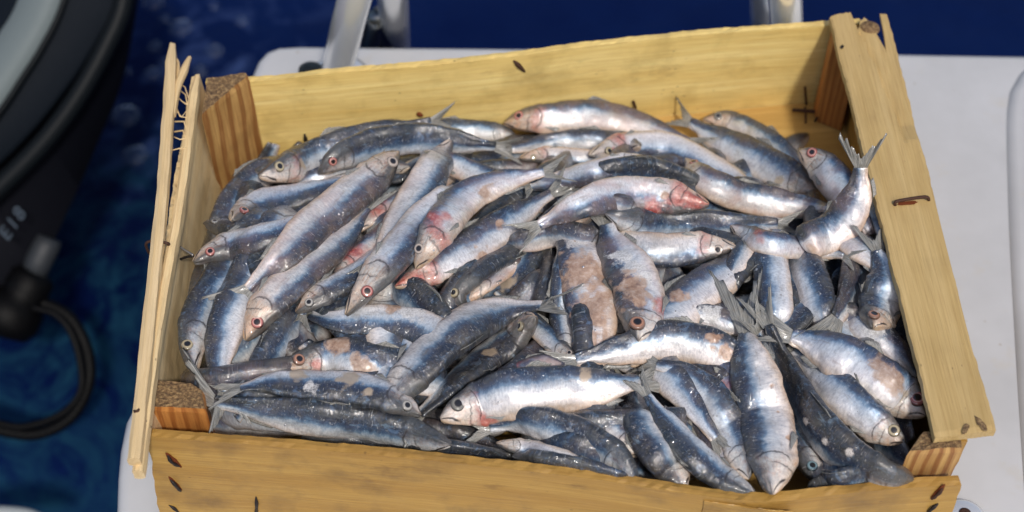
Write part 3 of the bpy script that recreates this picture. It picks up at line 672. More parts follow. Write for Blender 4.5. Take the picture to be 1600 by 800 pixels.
for pp in ([(300,655),(400,655),(520,668)], [(560,676),(690,690),(800,706)], [(900,715),(960,665),(1010,630)], [(820,690),(930,715),(1040,745)], [(1090,735),(1000,690),(960,640)], [(1120,700),(1060,640),(1010,600)], [(1310,745),(1370,735),(1425,728)], [(1330,640),(1395,700),(1425,728)], [(1392,440),(1398,520),(1425,600)], [(1368,300),(1385,380),(1398,440)], [(1330,560),(1390,620),(1420,690)], [(1290,705),(1350,742),(1415,748)]):
    F(None, pp, 62, 'U', 40, 'M', 0, zoff=.018, dark=.6, pink=.3, noeye=1, ext=0)
# buried filler fish (seen only in gaps)
fr = random.Random(5)
inside = [(395, 225), (1320, 195), (1440, 690), (1200, 735), (1000, 715), (270, 650), (310, 420)]
def inpoly(x, y, poly=inside):
    c = False; n = len(poly)
    for i in range(n):
        x1, y1 = poly[i]; x2, y2 = poly[(i+1) % n]
        if (y1 > y) != (y2 > y) and x < (x2-x1)*(y-y1)/(y2-y1)+x1: c = not c
    return c
for q_ in range(78):
    if True:
        row = (q_//9) % 5; lay = q_//45
        x = 350+(q_ % 9)*128+lay*60+fr.uniform(-25, 25); y = 290+row*92+lay*40+fr.uniform(-15, 15)
        if y < 350 and x > 1180: continue
        a = fr.uniform(0, math.pi*2); dx, dy = math.cos(a)*110, math.sin(a)*95
        p = [(x+dx, y+dy), (x, y), (x-dx, y-dy)]
        p = [q for q in p if inpoly(*q)]
        if len(p) < 2: continue
        F(None, p, fr.uniform(60, 74), fr.choice('UDLR') if False else ('U' if abs(dx) > abs(dy) else 'L'), fr.uniform(0, 60), 'M', 0, dark=fr.uniform(.3, .9), pink=fr.uniform(0, .6), noeye=1)

PU = [0, .012, .03, .06, .10, .15, .20, .24, .35, .5, .65, .8, .92, 1.0]
PT = [.07, .17, .28, .43, .58, .74, .86, .90, .97, 1.0, .97, .77, .43, .30]
PB = [.07, .20, .33, .50, .67, .83, .95, .97, 1.02, 1.0, .94, .69, .36, .28]
PTH = [.14, .32, .50, .68, .82, .92, .98, .97, 1.0, .96, .84, .56, .28, .14]

# ---------------- fish materials
IR = {'gold': ((.40, .33, .20)), 'white': ((.40, .33, .28)), 'red': ((.42, .09, .07)), 'orange': ((.36, .17, .10)), 'silver': ((.36, .34, .31)), 'dark': ((.16, .15, .13)), 'teal': ((.16, .26, .30))}
def fish_mat():
    t = NT('sardine_skin'); fc = t.attr('fc'); mk = t.attr('mk'); fu = t.attr('fu')
    oc = t.n('TexCoord').outputs['Object']; info = t.n('ObjectInfo'); rnd = info.outputs['Random']
    ov = t.vadd(oc, t.comb(t.math('MULTIPLY', rnd, 9.), t.math('MULTIPLY', rnd, 5.), 0.))
    S_ = t.sep(fc); along, c, side = S_[0], S_[1], S_[2]
    M_ = t.sep(mk); blood, flesh, torn = M_[0], M_[1], M_[2]
    U_ = t.sep(fu); u, line, tan = U_[0], U_[1], U_[2]
    pink = t.attr('pink', 'Fac', 'OBJECT'); dark = t.attr('dark', 'Fac', 'OBJECT'); warm = t.attr('warm', 'Fac', 'OBJECT')
    n_big = t.noise(ov, 70, 3, .55); n_mid = t.noise(ov, 240, 4, .6); n_fine = t.noise(ov, 900, 3, .6)
    sv = t.comb(t.math('MULTIPLY', along, 900.), t.math('MULTIPLY', c, 5.), t.math('MULTIPLY', rnd, 50.))
    streak = t.noise(sv, 1.0, 3, .6)
    sv2 = t.comb(t.math('MULTIPLY', along, 260.), t.math('MULTIPLY', c, 2.2), t.math('MULTIPLY', rnd, 80.))
    streak2 = t.noise(sv2, 1.0, 3, .6)
    cc = t.math('ADD', c, t.math('MULTIPLY', t.math('SUBTRACT', n_big, .5), .7))
    cc = t.math('ADD', cc, t.math('MULTIPLY', t.math('SUBTRACT', streak2, .5), .45))
    cc = t.math('ADD', cc, t.math('MULTIPLY_ADD', dark, .55, -.03))
    cc = t.math('ADD', cc, t.math('MULTIPLY_ADD', t.math('FRACT', t.math('MULTIPLY', rnd, 13.)), .4, -.2))
    f = t.math('MULTIPLY_ADD', cc, .5, .5)
    col = t.ramp(f, [(0, (.76, .66, .57)), (.2, (.84, .80, .79)), (.42, (.74, .77, .80)), (.54, (.47, .56, .66)), (.61, (.18, .29, .42)), (.69, (.034, .076, .145)), (.80, (.008, .019, .043)), (.92, (.007, .012, .020)), (1., (.010, .014, .015))])
    # vertical streaking of the scale rows
    col = t.mix(t.ramp(streak, [(.42, 0.), (.75, .45)]), col, (.10, .13, .21))
    col = t.mix(t.ramp(streak, [(.22, .5), (.42, 0.)]), col, (.85, .86, .92))
    # patchy scale loss: brownish / greenish tones on the dark back
    nb2 = t.noise(ov, 130, 4, .65, .6)
    backm = t.ramp(f, [(.58, 0.), (.8, 1.)])
    col = t.mix(t.math('MULTIPLY', t.math('MULTIPLY', t.ramp(nb2, [(.5, 0.), (.68, 1.)]), backm), .45), col, (.085, .082, .065))
    col = t.mix(t.math('MULTIPLY', t.math('MULTIPLY', t.ramp(nb2, [(.28, 1.), (.42, 0.)]), backm), .6), col, (.13, .22, .36))
    # scuffs running along the body, where scales have rubbed off
    scu = t.noise(t.comb(t.math('MULTIPLY', along, 75.), t.math('MULTIPLY', c, 3.2), t.math('MULTIPLY', rnd, 33.)), 1.0, 5, .75)
    col = t.mix(t.ramp(scu, [(.54, 0.), (.68, .55)]), col, t.mix(t.ramp(f, [(.5, 0.), (.7, 1.)]), (.34, .30, .28), (.095, .105, .115)))
    col = t.mix(t.math('MULTIPLY', t.ramp(scu, [(.30, .7), (.42, 0.)]), t.ramp(f, [(.5, .25), (.7, 1.)])), col, (.17, .26, .36))
    ngr = t.noise(ov, 46, 4, .6, .5)
    col = t.mix(t.ramp(ngr, [(.54, 0.), (.72, .4)]), col, (.17, .15, .12))
    # pink flush
    pm = t.math('MULTIPLY', t.ramp(n_big, [(.38, 0.), (.66, 1.)]), pink)
    pm = t.math('MULTIPLY', pm, t.ramp(f, [(.4, 1.), (.85, .35)]))
    col = t.mix(t.math('MULTIPLY', pm, .75), col, (.62, .37, .30))
    em = t.math('MULTIPLY', t.ramp(c, [(-.0, 0.), (.0, 0.)]), 0.)
    edge = t.math('MULTIPLY', t.ramp(t.math('MULTIPLY_ADD', c, -.5, .5), [(.82, 0.), (.99, 1.)]), t.ramp(n_mid, [(.3, .2), (.65, 1.)]))
    col = t.mix(t.math('MULTIPLY', edge, .6), col, (.52, .30, .14))
    # head
    hm = t.ramp(t.math('ADD', u, t.math('MULTIPLY', t.math('SUBTRACT', n_mid, .5), .05)), [(.165, 1.), (.235, 0.)])
    hn = t.noise(ov, 180, 4, .7, .8); hn2 = t.noise(ov, 330, 4, .7, 1.)
    uu = t.math('ADD', u, t.math('MULTIPLY', t.math('SUBTRACT', n_mid, .5), .03))
    c2_ = t.math('MULTIPLY', c, c)
    def sline(x, wdt, lo=1.):
        return t.ramp(t.math('ABSOLUTE', x), [(wdt*.35, lo), (wdt, 0.)])
    g1 = t.math('MULTIPLY', sline(t.math('SUBTRACT', uu, t.math('MULTIPLY_ADD', c2_, -.06, .207)), .0065, .8), t.ramp(t.math('ABSOLUTE', c), [(.6, 1.), (.85, 0.)]))
    g2 = t.math('MULTIPLY', sline(t.math('SUBTRACT', uu, t.math('MULTIPLY_ADD', c, .022, .148)), .005, .7), t.ramp(c, [(.0, 1.), (.35, 0.)]))
    mo = t.math('MULTIPLY', sline(t.math('ADD', c, t.math('MULTIPLY_ADD', uu, 9., .12)), .16), t.ramp(uu, [(.065, 1.), (.08, 0.)]))
    hl = t.math('MAXIMUM', t.math('MAXIMUM', g1, g2), mo)
    hl = t.math('MULTIPLY', hl, t.math('SUBTRACT', 1., t.attr('filler', 'Fac', 'OBJECT')))
    line = t.math('MAXIMUM', line, hl)
    hc = t.ramp(hn, [(.26, (.12, .13, .13)), (.42, (.42, .37, .30)), (.52, (.62, .55, .46)), (.62, (.55, .33, .18)), (.74, (.30, .10, .06))])
    hc = t.mix(t.math('MULTIPLY', warm, t.ramp(n_mid, [(.3, .2), (.7, .8)])), hc, (.58, .30, .14))
    opz = t.math('MULTIPLY', t.ramp(uu, [(.10, 0.), (.125, 1.)]), t.ramp(uu, [(.195, 1.), (.215, 0.)]))
    stri = t.noise(t.comb(t.math('MULTIPLY', uu, 22.), t.math('MULTIPLY', c, 9.), t.math('MULTIPLY', rnd, 40.)), 1.0, 3, .6)
    hc = t.mix(t.math('MULTIPLY', opz, t.ramp(stri, [(.4, .75), (.62, 0.)])), hc, (.66, .62, .55))
    hc = t.mix(t.math('MULTIPLY', opz, t.ramp(stri, [(.55, 0.), (.72, .8)])), hc, (.33, .13, .06))
    hc = t.mix(t.ramp(hn2, [(.5, 0.), (.68, .75)]), hc, (.10, .075, .055))
    hc = t.mix(t.ramp(uu, [(.015, .8), (.05, 0.)]), hc, (.46, .30, .14))
    hc2 = t.mix(t.math('MULTIPLY', t.ramp(f, [(.62, 0.), (.84, 1.)]), .85), hc, (.045, .055, .06))
    hs = t.math('MULTIPLY_ADD', warm, .45, .35)
    col = t.mix(t.math('MULTIPLY', hm, hs), col, hc2)
    # marks painted by shape: tan scrapes, torn white skin, brown flesh, blood
    def mask(a, lo, hi, amt=.5):
        q = t.math('ADD', a, t.math('MULTIPLY', t.math('SUBTRACT', n_mid, .5), amt)); q = t.math('ADD', q, t.math('MULTIPLY', t.math('SUBTRACT', n_fine, .5), amt*.4))
        return t.ramp(q, [(lo-.06, 0.), (hi+.10, .9)])
    tm = mask(tan, .35, .45); wm = mask(torn, .33, .5, 1.1); fm = mask(flesh, .33, .45, .7); bm_ = mask(blood, .22, .6, .7)
    col = t.mix(tm, col, (.46, .36, .26))
    col = t.mix(wm, col, t.ramp(n_fine, [(.35, (.45, .42, .40)), (.6, (.75, .72, .70))]))
    col = t.mix(fm, col, t.ramp(n_mid, [(.3, (.24, .13, .08)), (.5, (.43, .27, .18)), (.7, (.56, .42, .34))]))
    col = t.mix(t.math('MULTIPLY', bm_, .9), col, t.ramp(n_mid, [(.3, (.22, .03, .025)), (.5, (.45, .07, .05)), (.68, (.64, .32, .27))]))
    col = t.mix(line, col, (.03, .022, .02))
    tint = t.ramp(t.math('FRACT', t.math('MULTIPLY', rnd, 7.)), [(0, (1., .93, .86)), (.35, (.97, .97, .97)), (.7, (.86, .93, 1.)), (1., (.95, .95, .92))])
    col = t.mix(1., col, tint, 'MULTIPLY')
    # small dark flecks
    vo = t.n('TexVoronoi'); t.put(vo.inputs['Vector'], ov); vo.inputs['Scale'].default_value = 210
    fl = t.math('MULTIPLY', t.ramp(vo.outputs['Distance'], [(.1, 1.), (.2, 0.)]), t.ramp(t.noise(ov, 160, 2), [(.58, 0.), (.66, 1.)]))
    col = t.mix(t.math('MULTIPLY', fl, .5), col, (.10, .075, .06))
    soft = t.math('MAXIMUM', t.math('MAXIMUM', tm, wm), t.math('MAXIMUM', fm, bm_))
    met = t.math('MULTIPLY', t.ramp(f, [(.12, .10), (.35, .30), (.60, .32), (.8, .06)]), t.math('SUBTRACT', 1., soft))
    met = t.math('MULTIPLY', met, t.math('SUBTRACT', 1., t.math('MULTIPLY', hm, .7)))
    met = t.math('MULTIPLY', met, t.math('MULTIPLY_ADD', pink, -.35, 1.))
    sc_v = t.n('TexVoronoi'); t.put(sc_v.inputs['Vector'], t.comb(t.math('MULTIPLY', along, 420.), t.math('MULTIPLY', c, 6.), side)); sc_v.inputs['Scale'].default_value = 1.
    h = t.math('ADD', t.math('MULTIPLY', streak, .5), t.math('MULTIPLY', sc_v.outputs['Distance'], .35))
    h = t.math('ADD', h, t.math('MULTIPLY', n_fine, .5)); h = t.math('ADD', h, t.math('MULTIPLY', n_mid, .25))
    h = t.math('SUBTRACT', h, t.math('MULTIPLY', fm, 1.1)); h = t.math('ADD', h, t.math('MULTIPLY', wm, .5)); h = t.math('SUBTRACT', h, t.math('MULTIPLY', line, 1.0))
    nrm = t.bump(h, .35, .0008)
    wet = t.math('ADD', t.math('MULTIPLY', t.noise(ov, 900, 2, .5), .22), t.noise(ov, 330, 2, .5))
    cn = t.bump(wet, .7, .0016)
    t.set(Base_Color=col, Metallic=met, Roughness=t.ramp(n_mid, [(.3, .34), (.7, .52)]), Normal=nrm,
          Coat_Weight=.9, Coat_Roughness=.03, Coat_Normal=cn, Specular_IOR_Level=.5,
          Subsurface_Weight=.0)
    return t.m
M_FISH = fish_mat()
def fin_mat():
    t = NT('fin_skin'); fc = t.attr('fc'); oc = t.n('TexCoord').outputs['Object']
    S_ = t.sep(fc); n1 = t.noise(t.comb(t.math('MULTIPLY', S_[0], 7.), t.math('MULTIPLY', S_[1], 26.), 0.), 1.0, 2, .5)
    n2 = t.noise(oc, 220, 3, .6)
    col = t.mix(t.ramp(n1, [(.35, 0.), (.65, 1.)]), (.15, .16, .16), (.40, .39, .36))
    col = t.mix(t.ramp(n2, [(.45, 0.), (.75, .5)]), col, (.26, .22, .16))
    t.set(Base_Color=col, Roughness=.3, Coat_Weight=.6, Coat_Roughness=.08, Alpha=t.ramp(n1, [(.3, .6), (.6, .93)]), Normal=t.bump(n1, .5, .0005))
    return t.m
M_FIN = fin_mat()
EYEM = {}
def eye_mat(kind):
    if kind in EYEM: return EYEM[kind]
    t = NT('eye_'+kind); ec = t.sep(t.attr('ec'))
    n = t.noise(t.n('TexCoord').outputs['Object'], 1600, 2)
    r = t.math('ADD', ec[0], t.math('MULTIPLY', t.math('SUBTRACT', n, .5), .14))
    ic = IR[kind]; dk = tuple(x*.35 for x in ic); lt = tuple(min(x*1.2+.05, .8) for x in ic)
    pu = (.015, .014, .016)
    if kind == 'red': lt = (.62, .38, .33)
    t.set(Base_Color=t.ramp(r, [(0, pu), (.36, pu), (.46, dk), (.56, lt), (.70, ic), (.80, tuple(x*.5+.08 for x in ic)), (.92, dk), (1, (.07, .055, .05))]), Roughness=.12, Coat_Weight=1., Coat_Roughness=.03, Metallic=.0)
    EYEM[kind] = t.m; return t.m

# ---------------- stacking on a height field in image space
GR = 4; GW, GH = 400, 200
yy, xx = np.mgrid[0:GH, 0:GW]; XX = xx*GR+2.; YY = yy*GR+2.
FL = .0095
Hf = np.interp(YY, [0, 235, 330, 420, 560, 760], [FL, FL, .018, .020, .022, .022])
def zcap(px, py):
    c = np.interp(py, [0, 200, 260, 330, 430, 560, 640, 700, 800], [.060, .066, .082, .100, .095, .088, .083, .081, .083])
    return c
order = sorted(range(len(FPTS)), key=lambda i: (FPTS[i]['lvl'], i))
DSV = {'U': Vector((0, -1, 0)), 'D': Vector((0, 1, 0)), 'L': Vector((-1, 0, 0)), 'R': Vector((1, 0, 0))}
fill_n = 0
for oi in order:
    f = FPTS[oi]; pts = f['pts']; wd = f['w']*(.94 if f['label'] else 1.); st = f['st']
    rs = random.Random(oi*13+1)
    Lpx = sum((pts[i+1]-pts[i]).length for i in range(len(pts)-1))
    want = wd*4.9
    ext0 = ext1 = False
    need = min(want-Lpx, st.get('ext', 150))
    def extend(p_end, p_prev, amount):
        d = (p_end-p_prev).normalized(); a = 0
        q = p_end.copy()
        while a < amount:
            qn = p_end+d*(a+10)
            if not inpoly(qn.x, qn.y): break
            a += 10; q = qn
        return q if a > 15 else None
    dive0 = dive1 = 0
    if need > 20:
        if f['vis'] in ('T', 'M'):
            q = extend(pts[0], pts[1], need*(.5 if f['vis'] == 'M' else 1))
            if q: dive0 = (q-pts[0]).length; pts = [q]+pts
        if f['vis'] in ('H', 'M'):
            q = extend(pts[-1], pts[-2], need*(.5 if f['vis'] == 'M' else 1))
            if q: dive1 = (q-pts[-1]).length; pts = pts+[q]
    NS = 34
    path, Ltot = catmull(pts, NS)
    ang = R(f['roll'])
    mid = path[NS//2]; mpp = (U(mid.x, mid.y, .06)-CL).dot(VDIR)/FPX
    h = wd/2*mpp
    ca, sa = abs(math.cos(ang)), abs(math.sin(ang))
    th = h*st.get('thick', .52)
    # keep the seen width equal to the traced width
    vis_half = math.sqrt((h*ca)**2+(th*sa)**2); k = h/vis_half*(1 if f['roll'] < 45 else .97)
    h *= min(k, 1.35); th *= min(k, 1.35)
    vert = math.sqrt((th*ca)**2+(h*sa)**2)
    us = np.linspace(0, 1, NS)
    prof = np.interp(us, PU, PT)
    sup = np.zeros(NS)
    for i, p in enumerate(path):
        r = max(6, wd*.30*prof[i])
        x0, x1 = int((p.x-r)/GR), int((p.x+r)/GR)+1; y0, y1 = int((p.y-r)/GR), int((p.y+r)/GR)+1
        x0, y0 = max(x0, 0), max(y0, 0)
        blk = Hf[y0:min(y1, GH), x0:min(x1, GW)]
        s_ = np.percentile(blk, 72) if blk.size else .03
        sup[i] = s_+vert*prof[i]*.62
    pf = np.polyfit(us, sup, 3); zz = np.polyval(pf, us); res = (sup-zz).max()
    zz = zz+.25*max(res, 0)+f['zoff']
    cap = np.array([zcap(p.x, p.y) for p in path])+.0036*(f['lvl']-4)*(1 if f['pts'][0].y < 600 else .5)
    zz = np.minimum(zz, cap-vert*prof*.3)
    # stay in front of the back board
    wz = []
    for i, p in enumerate(path):
        z_ = FL
        while z_ < .085:
            q = U(p.x, p.y, z_); yb = np.interp(q.x, [b.x for b in bt], [b.y for b in bt])
            ly = [b.y for b in lt][::-1]; ry = [b.y for b in rt][::-1]; k_ = min(max((.095-z_)/.12, 0), 1)
            xl = np.interp(q.y, ly, [b.x for b in lt][::-1])+.010*k_; xr = np.interp(q.y, ry, [b.x for b in rt][::-1])-.0065-.004*k_
            if q.y < yb-.002-h*prof[i]*.75 and q.x > xl+vert*.8*prof[i] and q.x < xr-vert*.8*prof[i]: break
            z_ += .002
        wz.append(z_)
    zz = np.maximum(zz, np.array(wz))
    # a limp fish still lies nearly level : its ends may not droop far below its middle
    if not f['zend'] and f['label']:
        zz = np.maximum(zz, np.percentile(zz, 80)-st.get('droop', .010))
        zz = np.maximum(np.minimum(zz, cap-vert*prof*.3), np.array(wz))
    # buried ends dive
    dpx = np.array([Ltot*u for u in us])
    if 'zmax' in st: zz = np.minimum(zz, st['zmax'])
    med = np.array([np.median(Hf[max(int(p.y/GR)-3, 0):int(p.y/GR)+4, max(int(p.x/GR)-3, 0):int(p.x/GR)+4]) for p in path])-vert*1.25*prof
    ext_e = np.zeros(NS)
    if dive0: ext_e = np.maximum(ext_e, np.clip((dive0-dpx)/20, 0, 1))
    if dive1: ext_e = np.maximum(ext_e, np.clip((dpx-(Ltot-dive1))/20, 0, 1))
    if st.get('buried'): ext_e[:] = 0
    zz = zz*(1-ext_e)+np.minimum(zz-.004, med)*ext_e
    zz = np.maximum(zz, np.where(ext_e > .3, -.012, FL+vert*prof*.6))
    if f['zend']:
        ww = np.clip((us-.45)/.55, 0, 1); zz = zz*(1-ww)+f['zend']*ww
    if not f['zend']: zz = np.maximum(zz, np.array(wz))
    # smooth
    for _ in range(3): zz[1:-1] = (zz[:-2]+2*zz[1:-1]+zz[2:])/4
    # stamp
    for i, p in enumerate(path):
        if ext_e[i] > .5: continue
        hw = max(wd/2*prof[i], 3)
        x0, x1 = max(int((p.x-hw)/GR), 0), min(int((p.x+hw)/GR)+2, GW); y0, y1 = max(int((p.y-hw)/GR), 0), min(int((p.y+hw)/GR)+2, GH)
        d = np.hypot(XX[y0:y1, x0:x1]-p.x, YY[y0:y1, x0:x1]-p.y)/hw
        top = np.where(d < 1, zz[i]+vert*prof[i]*np.sqrt(np.clip(1-d*d, 0, 1)), 0)
        Hf[y0:y1, x0:x1] = np.maximum(Hf[y0:y1, x0:x1], top)
    # ------------- 3D spine
    P3 = [U(p.x, p.y, float(z)) for p, z in zip(path, zz)]
    filler = f['label'] is None
    NU, NA = (44, 20) if filler else (92, 40)
    ctr, L3 = catmull(P3, NU)
    # second path smoothing
    for _ in range(2):
        ctr = [ctr[0]]+[(ctr[i-1]+ctr[i]*2+ctr[i+1])/4 for i in range(1, NU-1)]+[ctr[-1]]
    org = ctr[NU//2].copy(); org.z = min(c_.z for c_ in ctr)
    V = []; FC = []; MK = []; FU = []; FA = []; FM = []
    Ds = []; Ns = []; Ts = []
    dimg = DSV[f['ds']]
    for i in range(NU):
        T = (ctr[min(i+1, NU-1)]-ctr[max(i-1, 0)]).normalized()
        up = ((CL-ctr[i]).normalized()*.7+Vector((0, 0, 1))*.3).normalized()
        N0 = (up-T*up.dot(T)).normalized(); D0 = T.cross(N0)
        if i == 0:
            a = P2(ctr[NU//2]); T_ = (ctr[NU//2+1]-ctr[NU//2-1]).normalized(); u_ = (CL-ctr[NU//2]).normalized(); n_ = (u_-T_*u_.dot(T_)).normalized()
            D_ = T_.cross(n_); b = P2(ctr[NU//2]+D_*.01); sg = 1 if (b[0]-a[0])*dimg.x+(b[1]-a[1])*dimg.y > 0 else -1
        D0 = D0*sg
        rr_ = ang+.45*nz((i/NU*2.2, oi, 0))*min(1, i/NU*3)
        Ds.append(D0*math.cos(rr_)+N0*math.sin(rr_)); Ns.append(N0*math.cos(rr_)-D0*math.sin(rr_)); Ts.append(T)
    patches = st.get('patches', []); blood = st.get('blood', 0)
    lump = rs.uniform(0, 50)
    nohead = st.get('nohead', 0)
    def prof_at(u):
        return np.interp(u, PU, PT), np.interp(u, PU, PB), np.interp(u, PU, PTH)
    for i in range(NU):
        u = i/(NU-1)
        u = u if nohead == 0 else .2+.8*u
        pt, pb, ph = prof_at(u)
        if nohead and i < 6: 
            kk = math.sqrt(max(0, 1-((6-i)/6.2)**2)); pt *= kk; pb *= kk; ph *= kk
        # gill-cover step
        gs = 1+.045*math.exp(-((u-.188)/.022)**2)-.03*math.exp(-((u-.222)/.008)**2)
        for a in range(NA):
            an = 2*math.pi*a/NA; c = math.cos(an); s = math.sin(an)
            hh = h*(pt if c > 0 else pb)*gs; tt = th*ph*gs
            ex = abs(s)**.75*(1 if s > 0 else -1)
            if c < 0: ex *= (1-.25*abs(c)**2)
            q = ctr[i]+Ds[i]*(c*hh)+Ns[i]*(ex*tt)
            lm = 1+0*u
            q += (Ds[i]*c+Ns[i]*s)*h*.11*(nz((u*6, c*1.1, s*1.1), 1, lump))
            # cheek hollow / jaw
            q += (Ds[i]*c+Ns[i]*s)*h*(.05*nz((u*16, c*2.2, s*2.2), 1, lump+5)+.02*nz((u*40, c*5, s*5), 1, lump+9))
            V.append(q)
            FC.append((u*L3, c, s))
            b = fl_ = tn_ = wt = ln = 0
            if blood:
                gd = math.exp(-((u-.19-.03*c)/.045)**2)*blood*(.8 if c < .5 else .3); b = max(b, gd*.75)
            for (pu, pc, pr, kd) in patches:
                r_ = pr/1000*.9
                d = math.hypot((u-pu)*L3, (c-pc)*h)/r_; d *= 1+.75*nz((u*L3*170, c*h*170, pr), 1, lump)
                vv = max(0, 1-d*.62) if s > -.2 else 0
                if kd == 'f': fl_ = max(fl_, vv)
                elif kd == 'b': b = max(b, vv)
                elif kd == 'w': wt = max(wt, vv)
                else: tn_ = max(tn_, vv)
            if not filler and not nohead:
                pass
            if st.get('spots') and .24 < u < .85:
                su = (u*13) % 1.0-.5; ln = max(ln, .65*math.exp(-((su/.16)**2+((c-.42)/.13)**2)))
            MK.append((b, fl_, wt)); FU.append((u, ln, tn_))
    for i in range(NU-1):
        for a in range(NA):
            FA.append((i*NA+a, i*NA+(a+1) % NA, (i+1)*NA+(a+1) % NA, (i+1)*NA+a)); FM.append(0)
    FA.append(tuple(reversed(range(NA)))); FM.append(0); FA.append(tuple((NU-1)*NA+a for a in range(NA))); FM.append(0)
    # ---- fins, in the same continuous mesh
    def sheet(fn, nr, ns, thick_):
        base = len(V)
        for lay in (0, 1):
            for i_ in range(ns):
                for j_ in range(nr):
                    p, nrm, (ga, gb) = fn(i_/(ns-1), j_/(nr-1))
                    V.append(p+nrm*thick_*(.5-lay)*(1-.7*i_/(ns-1))); FC.append((ga, gb, 0)); MK.append((0, 0, 0)); FU.append((.5, 0, 0))
        ix = lambda l, i_, j_: base+(l*ns+i_)*nr+j_
        for i_ in range(ns-1):
            for j_ in range(nr-1):
                FA.append((ix(0, i_, j_), ix(0, i_, j_+1), ix(0, i_+1, j_+1), ix(0, i_+1, j_))); FM.append(1)
                FA.append((ix(1, i_, j_), ix(1, i_+1, j_), ix(1, i_+1, j_+1), ix(1, i_, j_+1))); FM.append(1)
        for i_ in range(ns-1):
            FA.append((ix(0, i_, 0), ix(0, i_+1, 0), ix(1, i_+1, 0), ix(1, i_, 0))); FM.append(1)
            FA.append((ix(0, i_, nr-1), ix(1, i_, nr-1), ix(1, i_+1, nr-1), ix(0, i_+1, nr-1))); FM.append(1)
        for j_ in range(nr-1):
            FA.append((ix(0, ns-1, j_), ix(0, ns-1, j_+1), ix(1, ns-1, j_+1), ix(1, ns-1, j_))); FM.append(1)
    Te, De, Ne, Pe = Ts[-1], Ds[-1], Ns[-1], ctr[-1]
    # tail lies rather flat to the viewer
    if f['roll'] > 35 or f['roll'] < -35:
        r2 = R(25)*(1 if f['roll'] > 0 else -1); D0_ = (De*math.cos(ang)-Ne*math.sin(ang)); N0_ = (Ne*math.cos(ang)+De*math.sin(ang))
        De = D0_*math.cos(r2)+N0_*math.sin(r2); Ne = N0_*math.cos(r2)-D0_*math.sin(r2)
    if st.get('taildir'):
        ex_, ey_ = st['taildir']; pe = P2(Pe); tz = Pe.z+.004
        tgt = U(pe[0]+ex_, pe[1]+ey_, tz); Tt = (tgt-Pe).normalized(); tl = (tgt-Pe).length
        De = (De-Tt*De.dot(Tt)).normalized(); Te = Tt
    else: tl = h*1.85
    fan = st.get('fan', 1.0); rag = st.get('rag', 0); sd = rs.uniform(0, 99)
    curl = rs.uniform(-.25, .25)
    def tailf(s, r_):
        r2 = r_*2-1; ar = abs(r2)
        ln_ = tl*(.34+.66*ar**1.25)*(1+(.10+.25*rag)*nz((r2*9, sd, 0))+.10*nz((r2*31, sd, 2)))
        q = Pe-Te*.001+Te*(s*ln_)+De*(r2*h*(.28+.66*fan*s**1.1*(.6+.4*ar)))
        q += Ne*(h*(curl*s*s+.12*math.sin(r2*4+sd)*s+.02*math.sin(r2*38)*s))
        return q, Ne, (s*.3, r2)
    if not filler and f['vis'] != 'M' and not dive1: sheet(tailf, 41, 9, .0005)
    # dorsal fin
    i0 = int(NU*.44); i1 = int(NU*.56)
    if not st.get('nofin') and not filler:
        def dors(s, r_):
            i_ = min(int(i0+(i1-i0)*r_), NU-1); u_ = i_/(NU-1); pt = np.interp(u_, PU, PT)
            fh = h*.36*(1-r_*.75)*(1+.3*nz((r_*14, sd, 5)))
            q = ctr[i_]+Ds[i_]*(h*pt*.97+fh*s*.75)+Ts[i_]*(fh*s*1.2)+Ns[i_]*(h*.12*s)
            return q, Ns[i_], (s*.3, r_*1.6)
        sheet(dors, 12, 5, .0006)
        def pect(s, r_):
            i_ = int(NU*.225); q0 = ctr[i_]+Ns[i_]*(th*.74)-Ds[i_]*(h*.66)
            q = q0+Ts[i_]*(h*.85*s*(1-.5*abs(r_-.4)))-Ds[i_]*(h*.26*(r_-.2)*s+h*.12*s)+Ns[i_]*(h*.02+h*.03*s)
            return q, Ns[i_], (s*.3, r_*1.2)
        if not nohead: sheet(pect, 10, 6, .0006)
        def anal(s, r_):
            i_ = min(int(NU*(.74+.12*r_)), NU-1); u_ = i_/(NU-1); pb = np.interp(u_, PU, PB)
            q = ctr[i_]-Ds[i_]*(h*pb*.97+h*.12*s)+Ts[i_]*(h*.2*s)
            return q, Ns[i_], (s*.3, r_*1.2)
        sheet(anal, 8, 3, .0006)
    o = mesh_obj('sardine', V, FA, [M_FISH, M_FIN], None, True, FM, origin=org)
    attr3(o, 'fc', FC); attr3(o, 'mk', MK); attr3(o, 'fu', FU); fix_normals(o)
    o['filler'] = 1.0 if (filler or nohead) else 0.0
    o['pink'] = float(st.get('pink', .1)); o['dark'] = float(st.get('dark', 0.)); o['warm'] = float(st.get('warm', .25))
    if filler:
        tag(o, 'dark wet sardine buried deep in the heap, seen only through gaps', 'fish', 'sardines buried under the others')
    else:
        tag(o, f['label'], 'fish', 'sardines heaped in the wooden crate')
